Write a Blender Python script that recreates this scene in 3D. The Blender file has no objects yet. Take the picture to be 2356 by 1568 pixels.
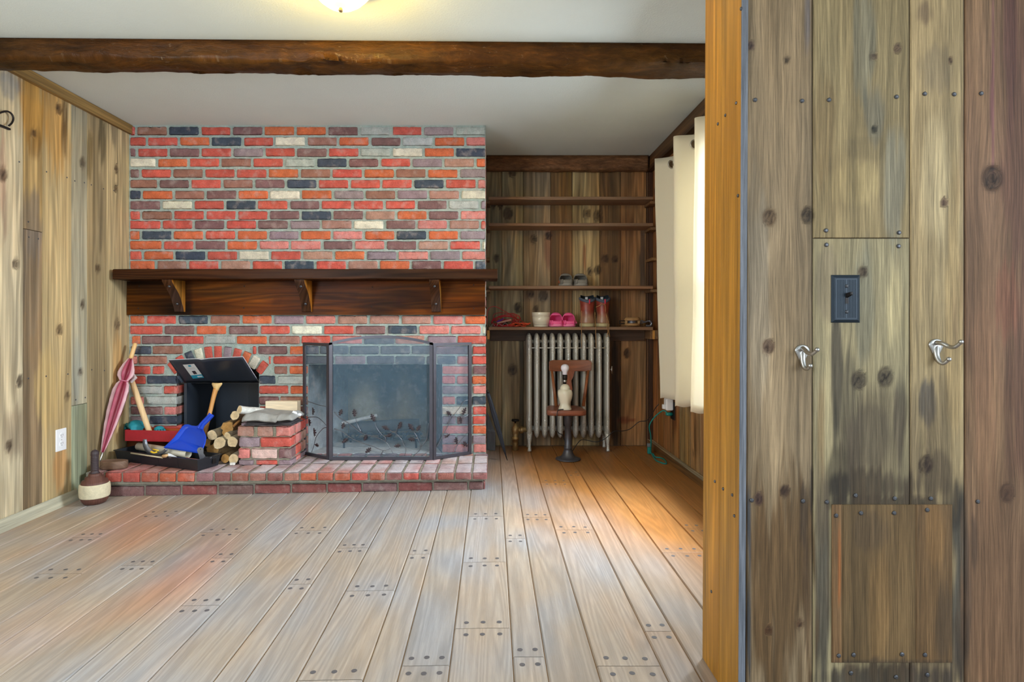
import bpy, math, random
import numpy as np
from mathutils import Vector, Matrix, noise as mnoise

C = bpy.context.scene.collection
F, CX, CY, H = 1340.0, 1130.0, 740.0, 0.945      # lens in pixels, vanishing point, eye height
PI = math.pi
rng = random.Random(11)

def P(u, v, Y):
    """the point at depth Y that the photograph shows at pixel u, v"""
    return Vector(((u - CX) * Y / F, Y, H - (v - CY) * Y / F))
def XU(u, Y): return (u - CX) * Y / F
def ZV(v, Y): return H - (v - CY) * Y / F
def floor_z(x): return 0.018 * x if x < 0 else 0.0
def lin(c):
    c = c / 255.0
    return c / 12.92 if c <= 0.04045 else ((c + 0.055) / 1.055) ** 2.4
def S(r, g, b): return (lin(r), lin(g), lin(b))
def lerp(a, b, t): return a + (b - a) * t
def mixc(a, b, t): return tuple(a[i] + (b[i] - a[i]) * t for i in range(3))
def jit(c, s, r=rng):
    k = 1 + r.uniform(-s, s)
    return tuple(max(0.0, x * k * (1 + r.uniform(-s, s) * .4)) for x in c)

# ------------------------------------------------------------------ mesh builder
class MB:
    def __init__(s):
        s.v, s.f, s.mi, s.col, s.gc, s.sm = [], [], [], [], [], []
        s.c = (0.5, 0.5, 0.5); s.m = 0; s.ax = 2; s.seed = 0.0; s.smooth = True
    def vert(s, p, col=None, gc=None):
        s.v.append((p[0], p[1], p[2]))
        s.col.append(col or s.c)
        if gc is None:
            o = [i for i in range(3) if i != s.ax]
            gc = (p[o[0]] + p[o[1]] * .83, p[s.ax] + s.seed * 7.3, s.seed * 3.1)
        s.gc.append(gc)
        return len(s.v) - 1
    def face(s, *ids, smooth=None):
        s.f.append(tuple(ids)); s.mi.append(s.m); s.sm.append(s.smooth if smooth is None else smooth)
    def quad(s, a, b, c, d, smooth=False):
        s.face(*[s.vert(p) for p in (a, b, c, d)], smooth=smooth)
    def poly(s, pts, smooth=False):
        s.face(*[s.vert(p) for p in pts], smooth=smooth)
    def hexa(s, pts):
        """8 corners: bottom four then top four, same order"""
        i = [s.vert(p) for p in pts]
        for q in ((3, 2, 1, 0), (4, 5, 6, 7), (0, 1, 5, 4), (1, 2, 6, 5), (2, 3, 7, 6), (3, 0, 4, 7)):
            s.face(*[i[k] for k in q], smooth=False)
    def box(s, x0, x1, y0, y1, z0, z1, M=None):
        pts = [Vector(p) for p in ((x0, y0, z0), (x1, y0, z0), (x1, y1, z0), (x0, y1, z0), (x0, y0, z1), (x1, y0, z1), (x1, y1, z1), (x0, y1, z1))]
        if M: pts = [M @ p for p in pts]
        s.hexa(pts)
    def rings(s, rings, closed=True, cap0=True, cap1=True, smooth=True):
        ids = [[s.vert(p) for p in r] for r in rings]
        n = len(ids[0])
        for a, b in zip(ids, ids[1:]):
            for k in range(n if closed else n - 1):
                j = (k + 1) % n
                s.face(a[k], a[j], b[j], b[k], smooth=smooth)
        if cap0: s.face(*reversed(ids[0]), smooth=False)
        if cap1: s.face(*ids[-1], smooth=False)
        return ids
    def tube(s, pts, r, n=8, caps=True):
        pts = [Vector(p) for p in pts]
        R = r if isinstance(r, (list, tuple)) else [r] * len(pts)
        up = None; rs = []
        for i, p in enumerate(pts):
            t = (pts[min(i + 1, len(pts) - 1)] - pts[max(i - 1, 0)]).normalized()
            if up is None:
                up = Vector((0, 0, 1)) if abs(t.z) < .9 else Vector((1, 0, 0))
            a = (up - t * up.dot(t)).normalized(); b = t.cross(a); up = a
            rs.append([p + (a * math.cos(2 * PI * k / n) + b * math.sin(2 * PI * k / n)) * R[i] for k in range(n)])
        s.rings(rs, cap0=caps, cap1=caps)
    def lathe(s, o, prof, n=24, axis=None, sx=1.0, sy=1.0):
        """prof: (radius, height) from bottom to top, turned round an axis through o"""
        o = Vector(o); ax = Vector(axis).normalized() if axis else Vector((0, 0, 1))
        a = ax.orthogonal().normalized() if axis else Vector((1, 0, 0)); b = ax.cross(a)
        rs = [[o + ax * h + a * (r * sx * math.cos(2 * PI * k / n)) + b * (r * sy * math.sin(2 * PI * k / n)) for k in range(n)] for r, h in prof]
        s.rings(rs)
    def disc(s, o, nrm, r, h, n=10, dome=0.0):
        nrm = Vector(nrm).normalized()
        prof = [(r, 0), (r, h)] + ([(r * .75, h + dome * .6), (r * .3, h + dome)] if dome else [])
        s.lathe(o, prof, n, nrm)
    def prism(s, pts, d):
        """planar outline pushed along vector d"""
        d = Vector(d); a = [Vector(p) for p in pts]
        s.rings([a, [p + d for p in a]], smooth=False)
    def ball(s, o, r, n=12, m=8, sc=(1, 1, 1)):
        o = Vector(o)
        rs = []
        for i in range(m + 1):
            t = -PI / 2 + PI * (i * .96 / m + .02)
            rs.append([o + Vector((r * sc[0] * math.cos(t) * math.cos(2 * PI * k / n), r * sc[1] * math.cos(t) * math.sin(2 * PI * k / n), r * sc[2] * math.sin(t))) for k in range(n)])
        s.rings(rs)
    def build(s, name, mats, parent=None, bevel=0.0, seg=2, solid=0.0, fixn=True):
        me = bpy.data.meshes.new(name)
        me.from_pydata(s.v, [], s.f)
        mats = mats if isinstance(mats, (list, tuple)) else [mats]
        for m in mats: me.materials.append(m)
        me.polygons.foreach_set('material_index', s.mi)
        me.polygons.foreach_set('use_smooth', s.sm)
        ca = me.attributes.new('Col', 'FLOAT_COLOR', 'POINT')
        ca.data.foreach_set('color', np.array([(c[0], c[1], c[2], 1.0) for c in s.col], dtype=np.float32).ravel())
        ga = me.attributes.new('gc', 'FLOAT_VECTOR', 'POINT')
        ga.data.foreach_set('vector', np.array(s.gc, dtype=np.float32).ravel())
        if fixn:
            import bmesh
            bm = bmesh.new(); bm.from_mesh(me)
            bmesh.ops.recalc_face_normals(bm, faces=bm.faces)
            bm.to_mesh(me); bm.free()
        me.update()
        o = bpy.data.objects.new(name, me); C.objects.link(o)
        if parent is not None:
            o.parent = parent
            w = Vector((0, 0, 0)); q = parent
            while q is not None: w = w + q.location; q = q.parent
            o.location = -w
        if solid:
            md = o.modifiers.new('Solidify', 'SOLIDIFY'); md.thickness = solid; md.offset = 0
        if bevel:
            md = o.modifiers.new('Bevel', 'BEVEL'); md.width = bevel; md.segments = seg; md.limit_method = 'ANGLE'; md.angle_limit = math.radians(40)
        return o

def tag(o, label, cat, group=None, kind=None):
    o['label'] = label; o['category'] = cat
    if group: o['group'] = group
    if kind: o['kind'] = kind
    return o
def thing(name, label, cat, loc, group=None):
    o = bpy.data.objects.new(name, None); C.objects.link(o)
    o.location = loc; o.empty_display_size = .05
    return tag(o, label, cat, group)
def struct(o):
    o['kind'] = 'structure'; return o

def smooth_path(pts, n=6):
    """Catmull-Rom through the points"""
    p = [Vector(q) for q in pts]; p = [p[0] * 2 - p[1]] + p + [p[-1] * 2 - p[-2]]
    out = []
    for i in range(1, len(p) - 2):
        for k in range(n):
            t = k / n
            out.append(.5 * ((2 * p[i]) + (p[i + 1] - p[i - 1]) * t + (2 * p[i - 1] - 5 * p[i] + 4 * p[i + 1] - p[i + 2]) * t * t + (3 * p[i] - p[i - 1] - 3 * p[i + 1] + p[i + 2]) * t ** 3))
    out.append(p[-2]); return out

# ------------------------------------------------------------------ materials
def new_mat(name):
    m = bpy.data.materials.new(name); m.use_nodes = True
    return m, m.node_tree.nodes, m.node_tree.links, m.node_tree.nodes['Principled BSDF']
def nd(N, t, **k):
    n = N.new(t)
    for a, b in k.items(): setattr(n, a, b)
    return n
def math_n(N, L, op, a, b=None, c=None):
    n = nd(N, 'ShaderNodeMath', operation=op)
    for i, x in enumerate((a, b, c)):
        if x is None: continue
        if isinstance(x, (int, float)): n.inputs[i].default_value = x
        else: L.new(x, n.inputs[i])
    return n.outputs[0]
def attr(N, name): return nd(N, 'ShaderNodeAttribute', attribute_name=name)
def noise_n(N, L, vec, scale, detail=4, rough=.55, dist=0.0):
    mp = nd(N, 'ShaderNodeMapping')
    mp.inputs['Scale'].default_value = scale if isinstance(scale, tuple) else (scale,) * 3
    L.new(vec, mp.inputs['Vector'])
    n = nd(N, 'ShaderNodeTexNoise'); n.inputs['Scale'].default_value = 1; n.inputs['Detail'].default_value = detail
    n.inputs['Roughness'].default_value = rough; n.inputs['Distortion'].default_value = dist
    L.new(mp.outputs[0], n.inputs['Vector'])
    return n.outputs['Fac']
def mul_col(N, L, col, fac):
    n = nd(N, 'ShaderNodeVectorMath', operation='SCALE')
    if isinstance(col, tuple): n.inputs[0].default_value = col
    else: L.new(col, n.inputs[0])
    if isinstance(fac, (int, float)): n.inputs['Scale'].default_value = fac
    else: L.new(fac, n.inputs['Scale'])
    return n.outputs[0]
def mix_col(N, L, fac, a, b):
    n = nd(N, 'ShaderNodeMix', data_type='RGBA')
    for i, x in ((6, a), (7, b)):
        if isinstance(x, tuple): n.inputs[i].default_value = (*x, 1)
        else: L.new(x, n.inputs[i])
    if isinstance(fac, (int, float)): n.inputs[0].default_value = fac
    else: L.new(fac, n.inputs[0])
    return n.outputs[2]
def ramp_n(N, L, fac, lo, hi):
    n = nd(N, 'ShaderNodeMapRange', interpolation_type='SMOOTHSTEP')
    n.inputs[1].default_value = lo; n.inputs[2].default_value = hi
    L.new(fac, n.inputs[0]); return n.outputs[0]
def bump_n(N, L, B, h, st, dist=.01):
    b = nd(N, 'ShaderNodeBump'); b.inputs['Strength'].default_value = st; b.inputs['Distance'].default_value = dist
    L.new(h, b.inputs['Height']); L.new(b.outputs[0], B.inputs['Normal'])

def wood(name, fine=.5, mid=.5, broad=.4, ring=.2, rough=.6, bump=.35, hue=(1.0, .9, .72), hueamt=.35, fs=(320, 5, 1), ms=(90, 2.2, 1), bs=(22, .8, 1), spec=.35, speck=0.0, saw=0.0, ringn=75.0):
    """grain along the board from the 'gc' coordinates: fine fibres, streaks, broad bands and growth-ring contours"""
    m, N, L, B = new_mat(name)
    col, g = attr(N, 'Col').outputs['Color'], attr(N, 'gc').outputs['Vector']
    n1 = noise_n(N, L, g, fs, 4, .65)
    nm = noise_n(N, L, g, ms, 4, .6)
    n2 = noise_n(N, L, g, bs, 3, .55, .3)
    n3 = noise_n(N, L, g, (8, 1.3, 1), 4, .6)
    r = math_n(N, L, 'SINE', math_n(N, L, 'MULTIPLY', noise_n(N, L, g, (bs[0] * .42, bs[1] * .55, 1), 2, .4, .2), ringn))
    f = math_n(N, L, 'MULTIPLY_ADD', math_n(N, L, 'SUBTRACT', n1, .5), fine * 2, 1.0)
    f = math_n(N, L, 'MULTIPLY', f, math_n(N, L, 'MULTIPLY_ADD', math_n(N, L, 'SUBTRACT', nm, .5), mid * 2, 1.0))
    f = math_n(N, L, 'MULTIPLY', f, math_n(N, L, 'MULTIPLY_ADD', math_n(N, L, 'SUBTRACT', n2, .5), broad * 2, 1.0))
    f = math_n(N, L, 'MULTIPLY', f, math_n(N, L, 'MULTIPLY_ADD', math_n(N, L, 'MULTIPLY', r, math_n(N, L, 'MULTIPLY', nm, 2.0)), ring * .5, 1.0 - ring * .15))
    if saw:
        f = math_n(N, L, 'MULTIPLY', f, math_n(N, L, 'MULTIPLY_ADD', math_n(N, L, 'SUBTRACT', noise_n(N, L, g, (14, 230, 1), 3, .6, .4), .5), saw * 2, 1.0))
    f = math_n(N, L, 'MAXIMUM', f, .05)
    c = mul_col(N, L, col, f)
    h = nd(N, 'ShaderNodeVectorMath', operation='MULTIPLY'); L.new(c, h.inputs[0]); h.inputs[1].default_value = hue
    c = mix_col(N, L, math_n(N, L, 'MULTIPLY', ramp_n(N, L, n3, .35, .7), hueamt * 2), c, h.outputs[0])
    if speck:
        sp = ramp_n(N, L, noise_n(N, L, g, (60, 26, 1), 4, .65, .8), .62, .74)
        c = mix_col(N, L, math_n(N, L, 'MULTIPLY', sp, speck), c, S(176, 160, 136))
    L.new(c, B.inputs['Base Color'])
    B.inputs['Roughness'].default_value = rough; B.inputs['Specular IOR Level'].default_value = spec
    bump_n(N, L, B, math_n(N, L, 'ADD', n1, math_n(N, L, 'ADD', nm, math_n(N, L, 'MULTIPLY', n2, .6))), bump, .004)
    return m
def plain(name, col, rough=.5, metal=0.0, spec=.5, var=0.0, vscale=40, bump=0.0, bscale=200, attrcol=False):
    m, N, L, B = new_mat(name)
    B.inputs['Base Color'].default_value = (*col, 1); B.inputs['Roughness'].default_value = rough
    B.inputs['Metallic'].default_value = metal; B.inputs['Specular IOR Level'].default_value = spec
    tc = nd(N, 'ShaderNodeTexCoord').outputs['Object']
    src = attr(N, 'Col').outputs['Color'] if attrcol else col
    if var:
        f = math_n(N, L, 'MULTIPLY_ADD', math_n(N, L, 'SUBTRACT', noise_n(N, L, tc, vscale, 5, .65), .5), var * 2, 1.0)
        L.new(mul_col(N, L, src, f), B.inputs['Base Color'])
    elif attrcol: L.new(src, B.inputs['Base Color'])
    if bump: bump_n(N, L, B, noise_n(N, L, tc, bscale, 4, .6), bump, .004)
    return m

M = {}
M['plank'] = wood('weathered_plank_wood', .38, .85, .7, .25, .62, .4, (1.1, .9, .68), .16, fs=(190, 2.5, 1), ms=(62, 1.4, 1), bs=(18, .6, 1), spec=.25)
M['planknear'] = wood('partition_plank_wood', .95, .6, .45, .2, .6, .4, (1.08, .92, .72), .13, fs=(460, 10, 1), ms=(130, 3.0, 1), bs=(24, .9, 1), spec=.25, saw=.03)
M['plankdark'] = wood('stained_alcove_wood', .35, .8, .7, .4, .5, .3, (1.18, .85, .55), .35, fs=(200, 3, 1), ms=(70, 1.8, 1), bs=(15, .7, 1), spec=.35)
M['floorwood'] = wood('pegged_oak_floor', .24, .16, .12, .19, .42, .1, (1.05, .90, .74), .3, fs=(380, 14, 1), ms=(130, 5, 1), bs=(20, .75, 1), spec=.35, ringn=120)
M['mantelwood'] = wood('dark_stained_mantel_wood', .3, .45, .95, .5, .36, .2, (1.35, .92, .4), .4, fs=(220, 4, 1), ms=(80, 3, 1), bs=(22, .9, 1), spec=.08)
M['beamwood'] = wood('rough_hewn_beam_wood', .7, .95, .85, .2, .42, 1.0, (1.3, .9, .5), .3, fs=(190, 30, 1), ms=(60, 9, 1), bs=(22, 3.5, 1), spec=.15, speck=.2)
M['postwood'] = wood('golden_post_wood', .55, .6, .5, .25, .5, .2, (1.08, .93, .72), .3, fs=(420, 5, 1), ms=(110, 2, 1), bs=(26, .6, 1), spec=.35)
M['oldwood'] = wood('small_object_wood', .25, .3, .3, .2, .5, .3, (1.1, .9, .7), .3, fs=(300, 20, 1), ms=(150, 8, 1), bs=(40, 3, 1))

def brick_mat():
    m, N, L, B = new_mat('brick_and_mortar')
    col = attr(N, 'Col').outputs['Color']
    tc = nd(N, 'ShaderNodeTexCoord').outputs['Object']
    a = noise_n(N, L, tc, 28, 5, .65); b = noise_n(N, L, tc, 160, 4, .7); w = noise_n(N, L, tc, 17, 4, .6)
    f = math_n(N, L, 'MULTIPLY_ADD', math_n(N, L, 'SUBTRACT', a, .5), .95, 1.0)
    f = math_n(N, L, 'MULTIPLY', f, math_n(N, L, 'MULTIPLY_ADD', math_n(N, L, 'SUBTRACT', b, .5), .8, 1.0))
    c = mul_col(N, L, col, f)
    c = mix_col(N, L, math_n(N, L, 'MULTIPLY', ramp_n(N, L, w, .50, .72), .34), c, S(196, 178, 172))
    L.new(c, B.inputs['Base Color']); B.inputs['Roughness'].default_value = .82; B.inputs['Specular IOR Level'].default_value = .25
    bump_n(N, L, B, math_n(N, L, 'ADD', math_n(N, L, 'MULTIPLY', a, 1.4), b), .8, .005)
    return m
M['brick'] = brick_mat()
M['ceil'] = plain('ceiling_plaster', S(215, 224, 222), .9, var=.05, vscale=3, bump=.35, bscale=130)
M['iron'] = plain('blackened_iron', S(38, 34, 34), .45, .6, var=.25)
M['nail'] = plain('grey_nail_iron', S(92, 92, 96), .42, .8, var=.3)
M['peg'] = plain('dark_wood_peg', S(88, 84, 86), .5, var=.25)
M['steel'] = plain('satin_steel', S(186, 182, 178), .34, 1.0)
# ------------------------------------------------------------------ room
XL, XR, YB, YC, ZC = -2.313, 1.23, 4.45, 3.725, 2.199
YP = 1.407                                             # face of the partition
XCH = -0.036                                           # right corner of the chimney breast

def plank_wall(mb, at, nrm, planks, knots=(), blobs=(), res=.01, groove=.004, rr=random.Random(3)):
    """at(a, b) -> point; planks (a0, a1, b0, b1, colour); knots (a, b, r, colour); blobs (a, b, ra, rb, colour, strength)"""
    nrm = Vector(nrm)
    for pi_, (a0, a1, b0, b1, colr) in enumerate(planks):
        mb.seed = rr.uniform(0, 50); sd = mb.seed
        na = max(2, int((a1 - a0) / res)); nb = max(1, int((b1 - b0) / (res * 1.6)))
        A = [a0 + .0008, a0 + .0035] + [a0 + .0035 + (a1 - a0 - .007) * i / na for i in range(1, na)] + [a1 - .0035, a1 - .0008]
        B = [b0 + .0006, b0 + .002] + [b0 + .002 + (b1 - b0 - .004) * i / nb for i in range(1, nb)] + [b1 - .002, b1 - .0006]
        knots = [(k_[0], k_[1], k_[2], tuple(x_ * .5 for x_ in k_[3])) for k_ in knots] if pi_ == 0 else knots
        kn = [k for k in knots if a0 - .05 < k[0] < a1 + .05 and b0 - .2 < k[1] < b1 + .2]
        bl = [k for k in blobs if a0 - 2 * k[2] < k[0] < a1 + 2 * k[2] and b0 - 2 * k[3] < k[1] < b1 + 2 * k[3]]
        ids = []
        for ib, b in enumerate(B):
            row = []
            for ia, a in enumerate(A):
                c = colr; wa = a; wb = b
                q = mnoise.noise((a * 14, b * 1.3 + sd, sd)) * .22 + mnoise.noise((a * 45, b * 2.2, sd)) * .12
                c = tuple(x * (1 + q) for x in c)
                for (ba, bb, ra, rb, bc, st) in bl:
                    n = mnoise.noise((a * 24, b * 5, 3.3)) * 1.0 + mnoise.noise((a * 105, b * 7, 7.1)) * 1.0
                    d = ((a - ba) / ra) ** 2 + ((b - bb) / rb) ** 2
                    w = .5 + (.72 - d + n * .6) * 1.35; w = st * (0 if w <= 0 else 1 if w >= 1 else w * w * (3 - 2 * w))
                    if w > 0: c = mixc(c, bc, w)
                for (ka, kb, kr, kc) in kn:
                    da, db = a - ka, b - kb
                    d2 = da * da + (db / 3.2) ** 2
                    e = math.exp(-d2 / (2 * (kr * 1.3) ** 2))
                    wa -= da * e * .6
                    d = math.sqrt(da * da + (db / 1.25) ** 2) / kr
                    if d < 2.2:
                        w = max(0, 1 - d ** 3) if d < 1 else 0
                        halo = math.exp(-((d - .92) / .2) ** 2) * .5
                        c = mixc(c, kc, min(1, w * .75 + halo)); c = mixc(c, tuple(q_ * .35 for q_ in kc), .8 * max(0, min(1, (mnoise.noise((a * 240, b * 200, sd)) + .1 - d * .25) * 3)) if d < .8 else 0)
                        if d < 1: wa = wa + (d * .06) * w; wb = wb * (1 - w) + kb * w
                edge = ia in (0, len(A) - 1) or ib in (0, len(B) - 1)
                p = at(a, b) - nrm * (groove if edge else 0)
                row.append(mb.vert(p, c, (wa + sd * .37, wb + sd * 7.3, sd * 3.1)))
            ids.append(row)
        for r0, r1 in zip(ids, ids[1:]):
            for k in range(len(r0) - 1):
                mb.face(r0[k], r0[k + 1], r1[k + 1], r1[k], smooth=False)

KD = S(70, 42, 30)
# ---- floor
FE = [-2.33, -2.16, -2.0, -1.91, -1.773, -1.585, -1.48, -1.345, -1.147, -1.057, -.921, -.743, -.656, -.519, -.341, -.249, -.114,
      .0605, .152, .289, .468, .557, .698, .8815, 1.03, 1.235, 1.40, 1.62, 1.80, 2.0, 2.2, 2.4]
FJ = [(351, 1182), (194, 1235), (491, 1224), (703, 1220), (300, 1300), (494, 1283), (122, 1319), (802, 1260), (960, 1274), (680, 1343), (440, 1392),
      (845, 1358), (1115, 1187), (1115, 1292), (1110, 1444), (977, 1530), (754, 1563), (1235, 1189), (1185, 1238), (1326, 1218), (1580, 1270),
      (1518, 1451), (1438, 1531), (1217, 1510), (1279, 1109), (1598, 1214), (1326, 1089)]
joints = {}
for u, v in FJ:
    Y = H * F / (v - CY)
    for _ in range(2): Y = (H - floor_z(XU(u, Y))) * F / (v - CY)
    x = XU(u, Y)
    for i in range(len(FE) - 1):
        if FE[i] <= x < FE[i + 1]: joints.setdefault(i, []).append(Y)
fl = MB(); fl.ax = 1
fr = random.Random(5)
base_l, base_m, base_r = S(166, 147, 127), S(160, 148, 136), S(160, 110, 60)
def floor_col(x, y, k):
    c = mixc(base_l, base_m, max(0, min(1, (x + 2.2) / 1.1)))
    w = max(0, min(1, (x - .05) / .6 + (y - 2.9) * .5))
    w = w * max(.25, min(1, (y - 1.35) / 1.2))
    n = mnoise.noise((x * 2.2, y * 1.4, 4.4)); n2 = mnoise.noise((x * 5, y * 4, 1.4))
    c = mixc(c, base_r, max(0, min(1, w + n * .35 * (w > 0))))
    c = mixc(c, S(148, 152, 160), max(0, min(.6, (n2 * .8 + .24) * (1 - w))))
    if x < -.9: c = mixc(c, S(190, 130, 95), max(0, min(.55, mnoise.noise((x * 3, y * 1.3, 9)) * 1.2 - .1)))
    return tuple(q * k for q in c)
for i in range(len(FE) - 1):
    x0, x1 = FE[i], FE[i + 1]
    ye = YB if x1 < 1.25 else 1.4
    ys = [-2.5] + sorted(joints.get(i, [])) + [ye]
    for ya, yb in zip(ys, ys[1:]):
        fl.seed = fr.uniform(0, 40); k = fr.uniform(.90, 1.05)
        xs = [x0 + .001, x0 + .005, x0 + (x1 - x0) * .3, x0 + (x1 - x0) * .5, x0 + (x1 - x0) * .7, x1 - .005, x1 - .001]
        n = max(1, int((yb - ya) / .05))
        Ys = [ya + .0006, ya + .003] + [ya + .003 + (yb - ya - .006) * j / n for j in range(1, n)] + [yb - .003, yb - .0006]
        ids = []
        for j, y in enumerate(Ys):
            row = []
            for q, x in enumerate(xs):
                e = q in (0, len(xs) - 1)
                e2 = j in (0, len(Ys) - 1)
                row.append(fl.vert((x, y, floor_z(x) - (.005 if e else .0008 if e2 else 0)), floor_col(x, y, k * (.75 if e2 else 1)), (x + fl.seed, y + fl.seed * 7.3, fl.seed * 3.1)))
            ids.append(row)
        for a, b in zip(ids, ids[1:]):
            for q in range(len(xs) - 1): fl.face(a[q], a[q + 1], b[q + 1], b[q], smooth=False)
# ground below the boards, seen in the gaps
fl.c = S(150, 118, 78)
for xa, xb in ((-2.33, 0), (0, 2.4)):
    ye = YB if xb <= 0 else 1.4
    fl.quad((xa, -2.5, floor_z(xa) - .0055), (xb, -2.5, floor_z(xb) - .0055), (xb, ye, floor_z(xb) - .0055), (xa, ye, floor_z(xa) - .0055))
fl.quad((0, 1.4, -.0055), (1.235, 1.4, -.0055), (1.235, YB, -.0055), (0, YB, -.0055))
# pegs beside the butt joints
fl.m = 1; fl.smooth = False
for i, ys in joints.items():
    x0, x1 = FE[i], FE[i + 1]; n = 3 if x1 - x0 > .128 else 2
    for y in ys:
        for s in (-1, 1):
            for k in range(n):
                x = x0 + (x1 - x0) * ((k + .5) / n if n == 2 else (.2, .5, .8)[k]) + fr.uniform(-.003, .003)
                yy = y + s * .036 + fr.uniform(-.003, .003)
                fl.poly([(x + .008 * math.cos(q * PI / 6), yy + .008 * math.sin(q * PI / 6), floor_z(x) + .0006) for q in range(12)])
struct(fl.build('floor', [M['floorwood'], M['peg']], fixn=False))

# ---- ceiling
ce = MB(); ce.c = S(214, 212, 205)
ce.box(XL - .1, 2.4, -2.5, YB + .1, ZC, ZC + .08)
struct(ce.build('ceiling', M['ceil']))

# ---- left wall
def lw(u, v):
    Y = -XL * F / (CX - u); return Y, ZV(v, Y)
LC = dict(a=S(187, 174, 146), b=S(172, 145, 98), c=S(180, 159, 118), d=S(168, 161, 138), e=S(152, 135, 102), f=S(179, 160, 122))
pl = [(y, y + .24, -.06, ZC, jit(LC['a'], .1)) for y in [-2.5 + .24 * i for i in range(21)]]
pl += [(2.54, 2.88, -.06, ZC, LC['a']), (2.88, 3.003, 1.406, ZC, LC['b']), (2.88, 3.003, -.06, 1.406, S(132, 112, 86)), (3.003, 3.212, -.06, ZC, LC['c']),
       (3.212, 3.336, .481, ZC, LC['d']), (3.212, 3.336, -.06, .481, S(140, 146, 122)), (3.336, 3.506, -.06, ZC, LC['e']), (3.506, 3.76, -.06, ZC, LC['f'])]
kn = []
for u, v, r in ((36, 607, 8), (78, 307, 7), (190, 375, 9), (135, 250, 9), (268, 388, 7), (266, 432, 7), (225, 617, 8), (190, 700, 7), (45, 877, 8), (137, 758, 9), (185, 855, 7), (155, 910, 7), (270, 745, 10), (20, 1025, 8), (6, 400, 10)):
    a, b = lw(u, v); kn.append((a, b, r * .0026, S(80, 52, 36)))
bl = []
for u, v, ru, rv, c, s in ((75, 260, 30, 100, S(176, 128, 52), .7), (130, 300, 30, 120, S(178, 132, 60), .6), (148, 300, 8, 90, S(60, 44, 26), .8), (80, 330, 16, 40, S(100, 76, 44), .5), (75, 520, 22, 90, S(96, 92, 92), .6), (70, 640, 18, 140, S(120, 110, 96), .4),
                           (235, 320, 10, 80, S(74, 66, 46), .75), (232, 480, 8, 120, S(96, 84, 64), .6), (207, 360, 8, 60, S(90, 76, 44), .6), (262, 300, 10, 50, S(80, 72, 60), .6), (178, 850, 12, 80, S(140, 146, 140), .5),
                           (20, 480, 20, 200, S(205, 190, 160), .5), (8, 420, 8, 120, S(130, 88, 76), .6), (30, 1000, 30, 60, S(120, 100, 80), .5), (112, 900, 30, 100, S(196, 168, 112), .5), (140, 1080, 20, 60, S(190, 130, 70), .5), (270, 880, 18, 130, S(198, 150, 84), .5), (20, 195, 20, 30, S(104, 112, 122), .6)):
    a, b = lw(u, v); bl.append((a, b, ru * .0034, rv * .0024, c, s))
w = MB()
plank_wall(w, lambda a, b: Vector((XL, a, b)), (1, 0, 0), pl, kn, bl, .012)
w.c = S(40, 28, 20); w.box(XL - .08, XL - .0045, -2.5, 3.76, -.06, ZC)
wl = struct(w.build('wall_left', M['plank'], fixn=False))
nl = MB(); nl.c = (.2, .2, .2)
for u, v in ((107, 395), (44, 372), (154, 408), (172, 416), (194, 420), (210, 425), (238, 434), (262, 438), (65, 510), (66, 545), (88, 549), (65, 870), (106, 865), (156, 860), (211, 850), (240, 852), (174, 919), (196, 914)):
    a, b = lw(u, v); nl.disc((XL, a, b), (1, 0, 0), .0045, .001, 8, .001)
nl.build('nail_heads', M['nail'], wl)['label'] = 'small grey nail heads'

# trim board under the ceiling along the plank wall, and the baseboard
t = MB(); t.ax = 1; t.c = S(140, 112, 66)
t.box(XL + .0, XL + .024, -2.5, 3.74, 2.142, ZC - .001)
struct(t.build('trim_1', M['plank'], bevel=.003))
t = MB(); t.ax = 1; t.c = S(160, 156, 138)
t.hexa([(XL, -2.5, -.05), (XL + .03, -2.5, -.05), (XL + .03, 3.235, -.05), (XL, 3.235, -.05), (XL, -2.5, .012), (XL + .012, -2.5, .02), (XL + .012, 3.235, .02), (XL, 3.235, .012)])
struct(t.build('baseboard_left', M['plank'], bevel=.003))

# ---- back wall of the alcove
E = [1119, 1154.8, 1204, 1267, 1316.8, 1380, 1428, 1487, 1500]
cols = [S(150, 138, 108), S(158, 147, 116), S(150, 133, 108), S(118, 88, 50), S(168, 146, 104), S(110, 84, 54), S(152, 116, 78), S(84, 60, 42)]
pl = [(XU(a, YB), XU(b, YB), 0, ZC, c) for a, b, c in zip(E, E[1:], cols)]
kn = [(XU(1100 + x * .2551, YB), ZV(320 + y * .2551, YB), r * .0034, S(60, 32, 18)) for x, y, r in ((140, 600, 5), (200, 595, 6), (270, 670, 11), (980, 670, 9), (1080, 690, 10), (1010, 1190, 7), (1080, 1180, 8), (1145, 1080, 8), (1235, 1080, 7), (470, 1390, 9), (590, 1410, 10), (630, 870, 8), (500, 900, 8), (355, 1520, 9), (165, 1070, 7), (310, 300, 9), (520, 1530, 6), (310, 2080, 10), (1340, 1930, 8))]
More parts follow.
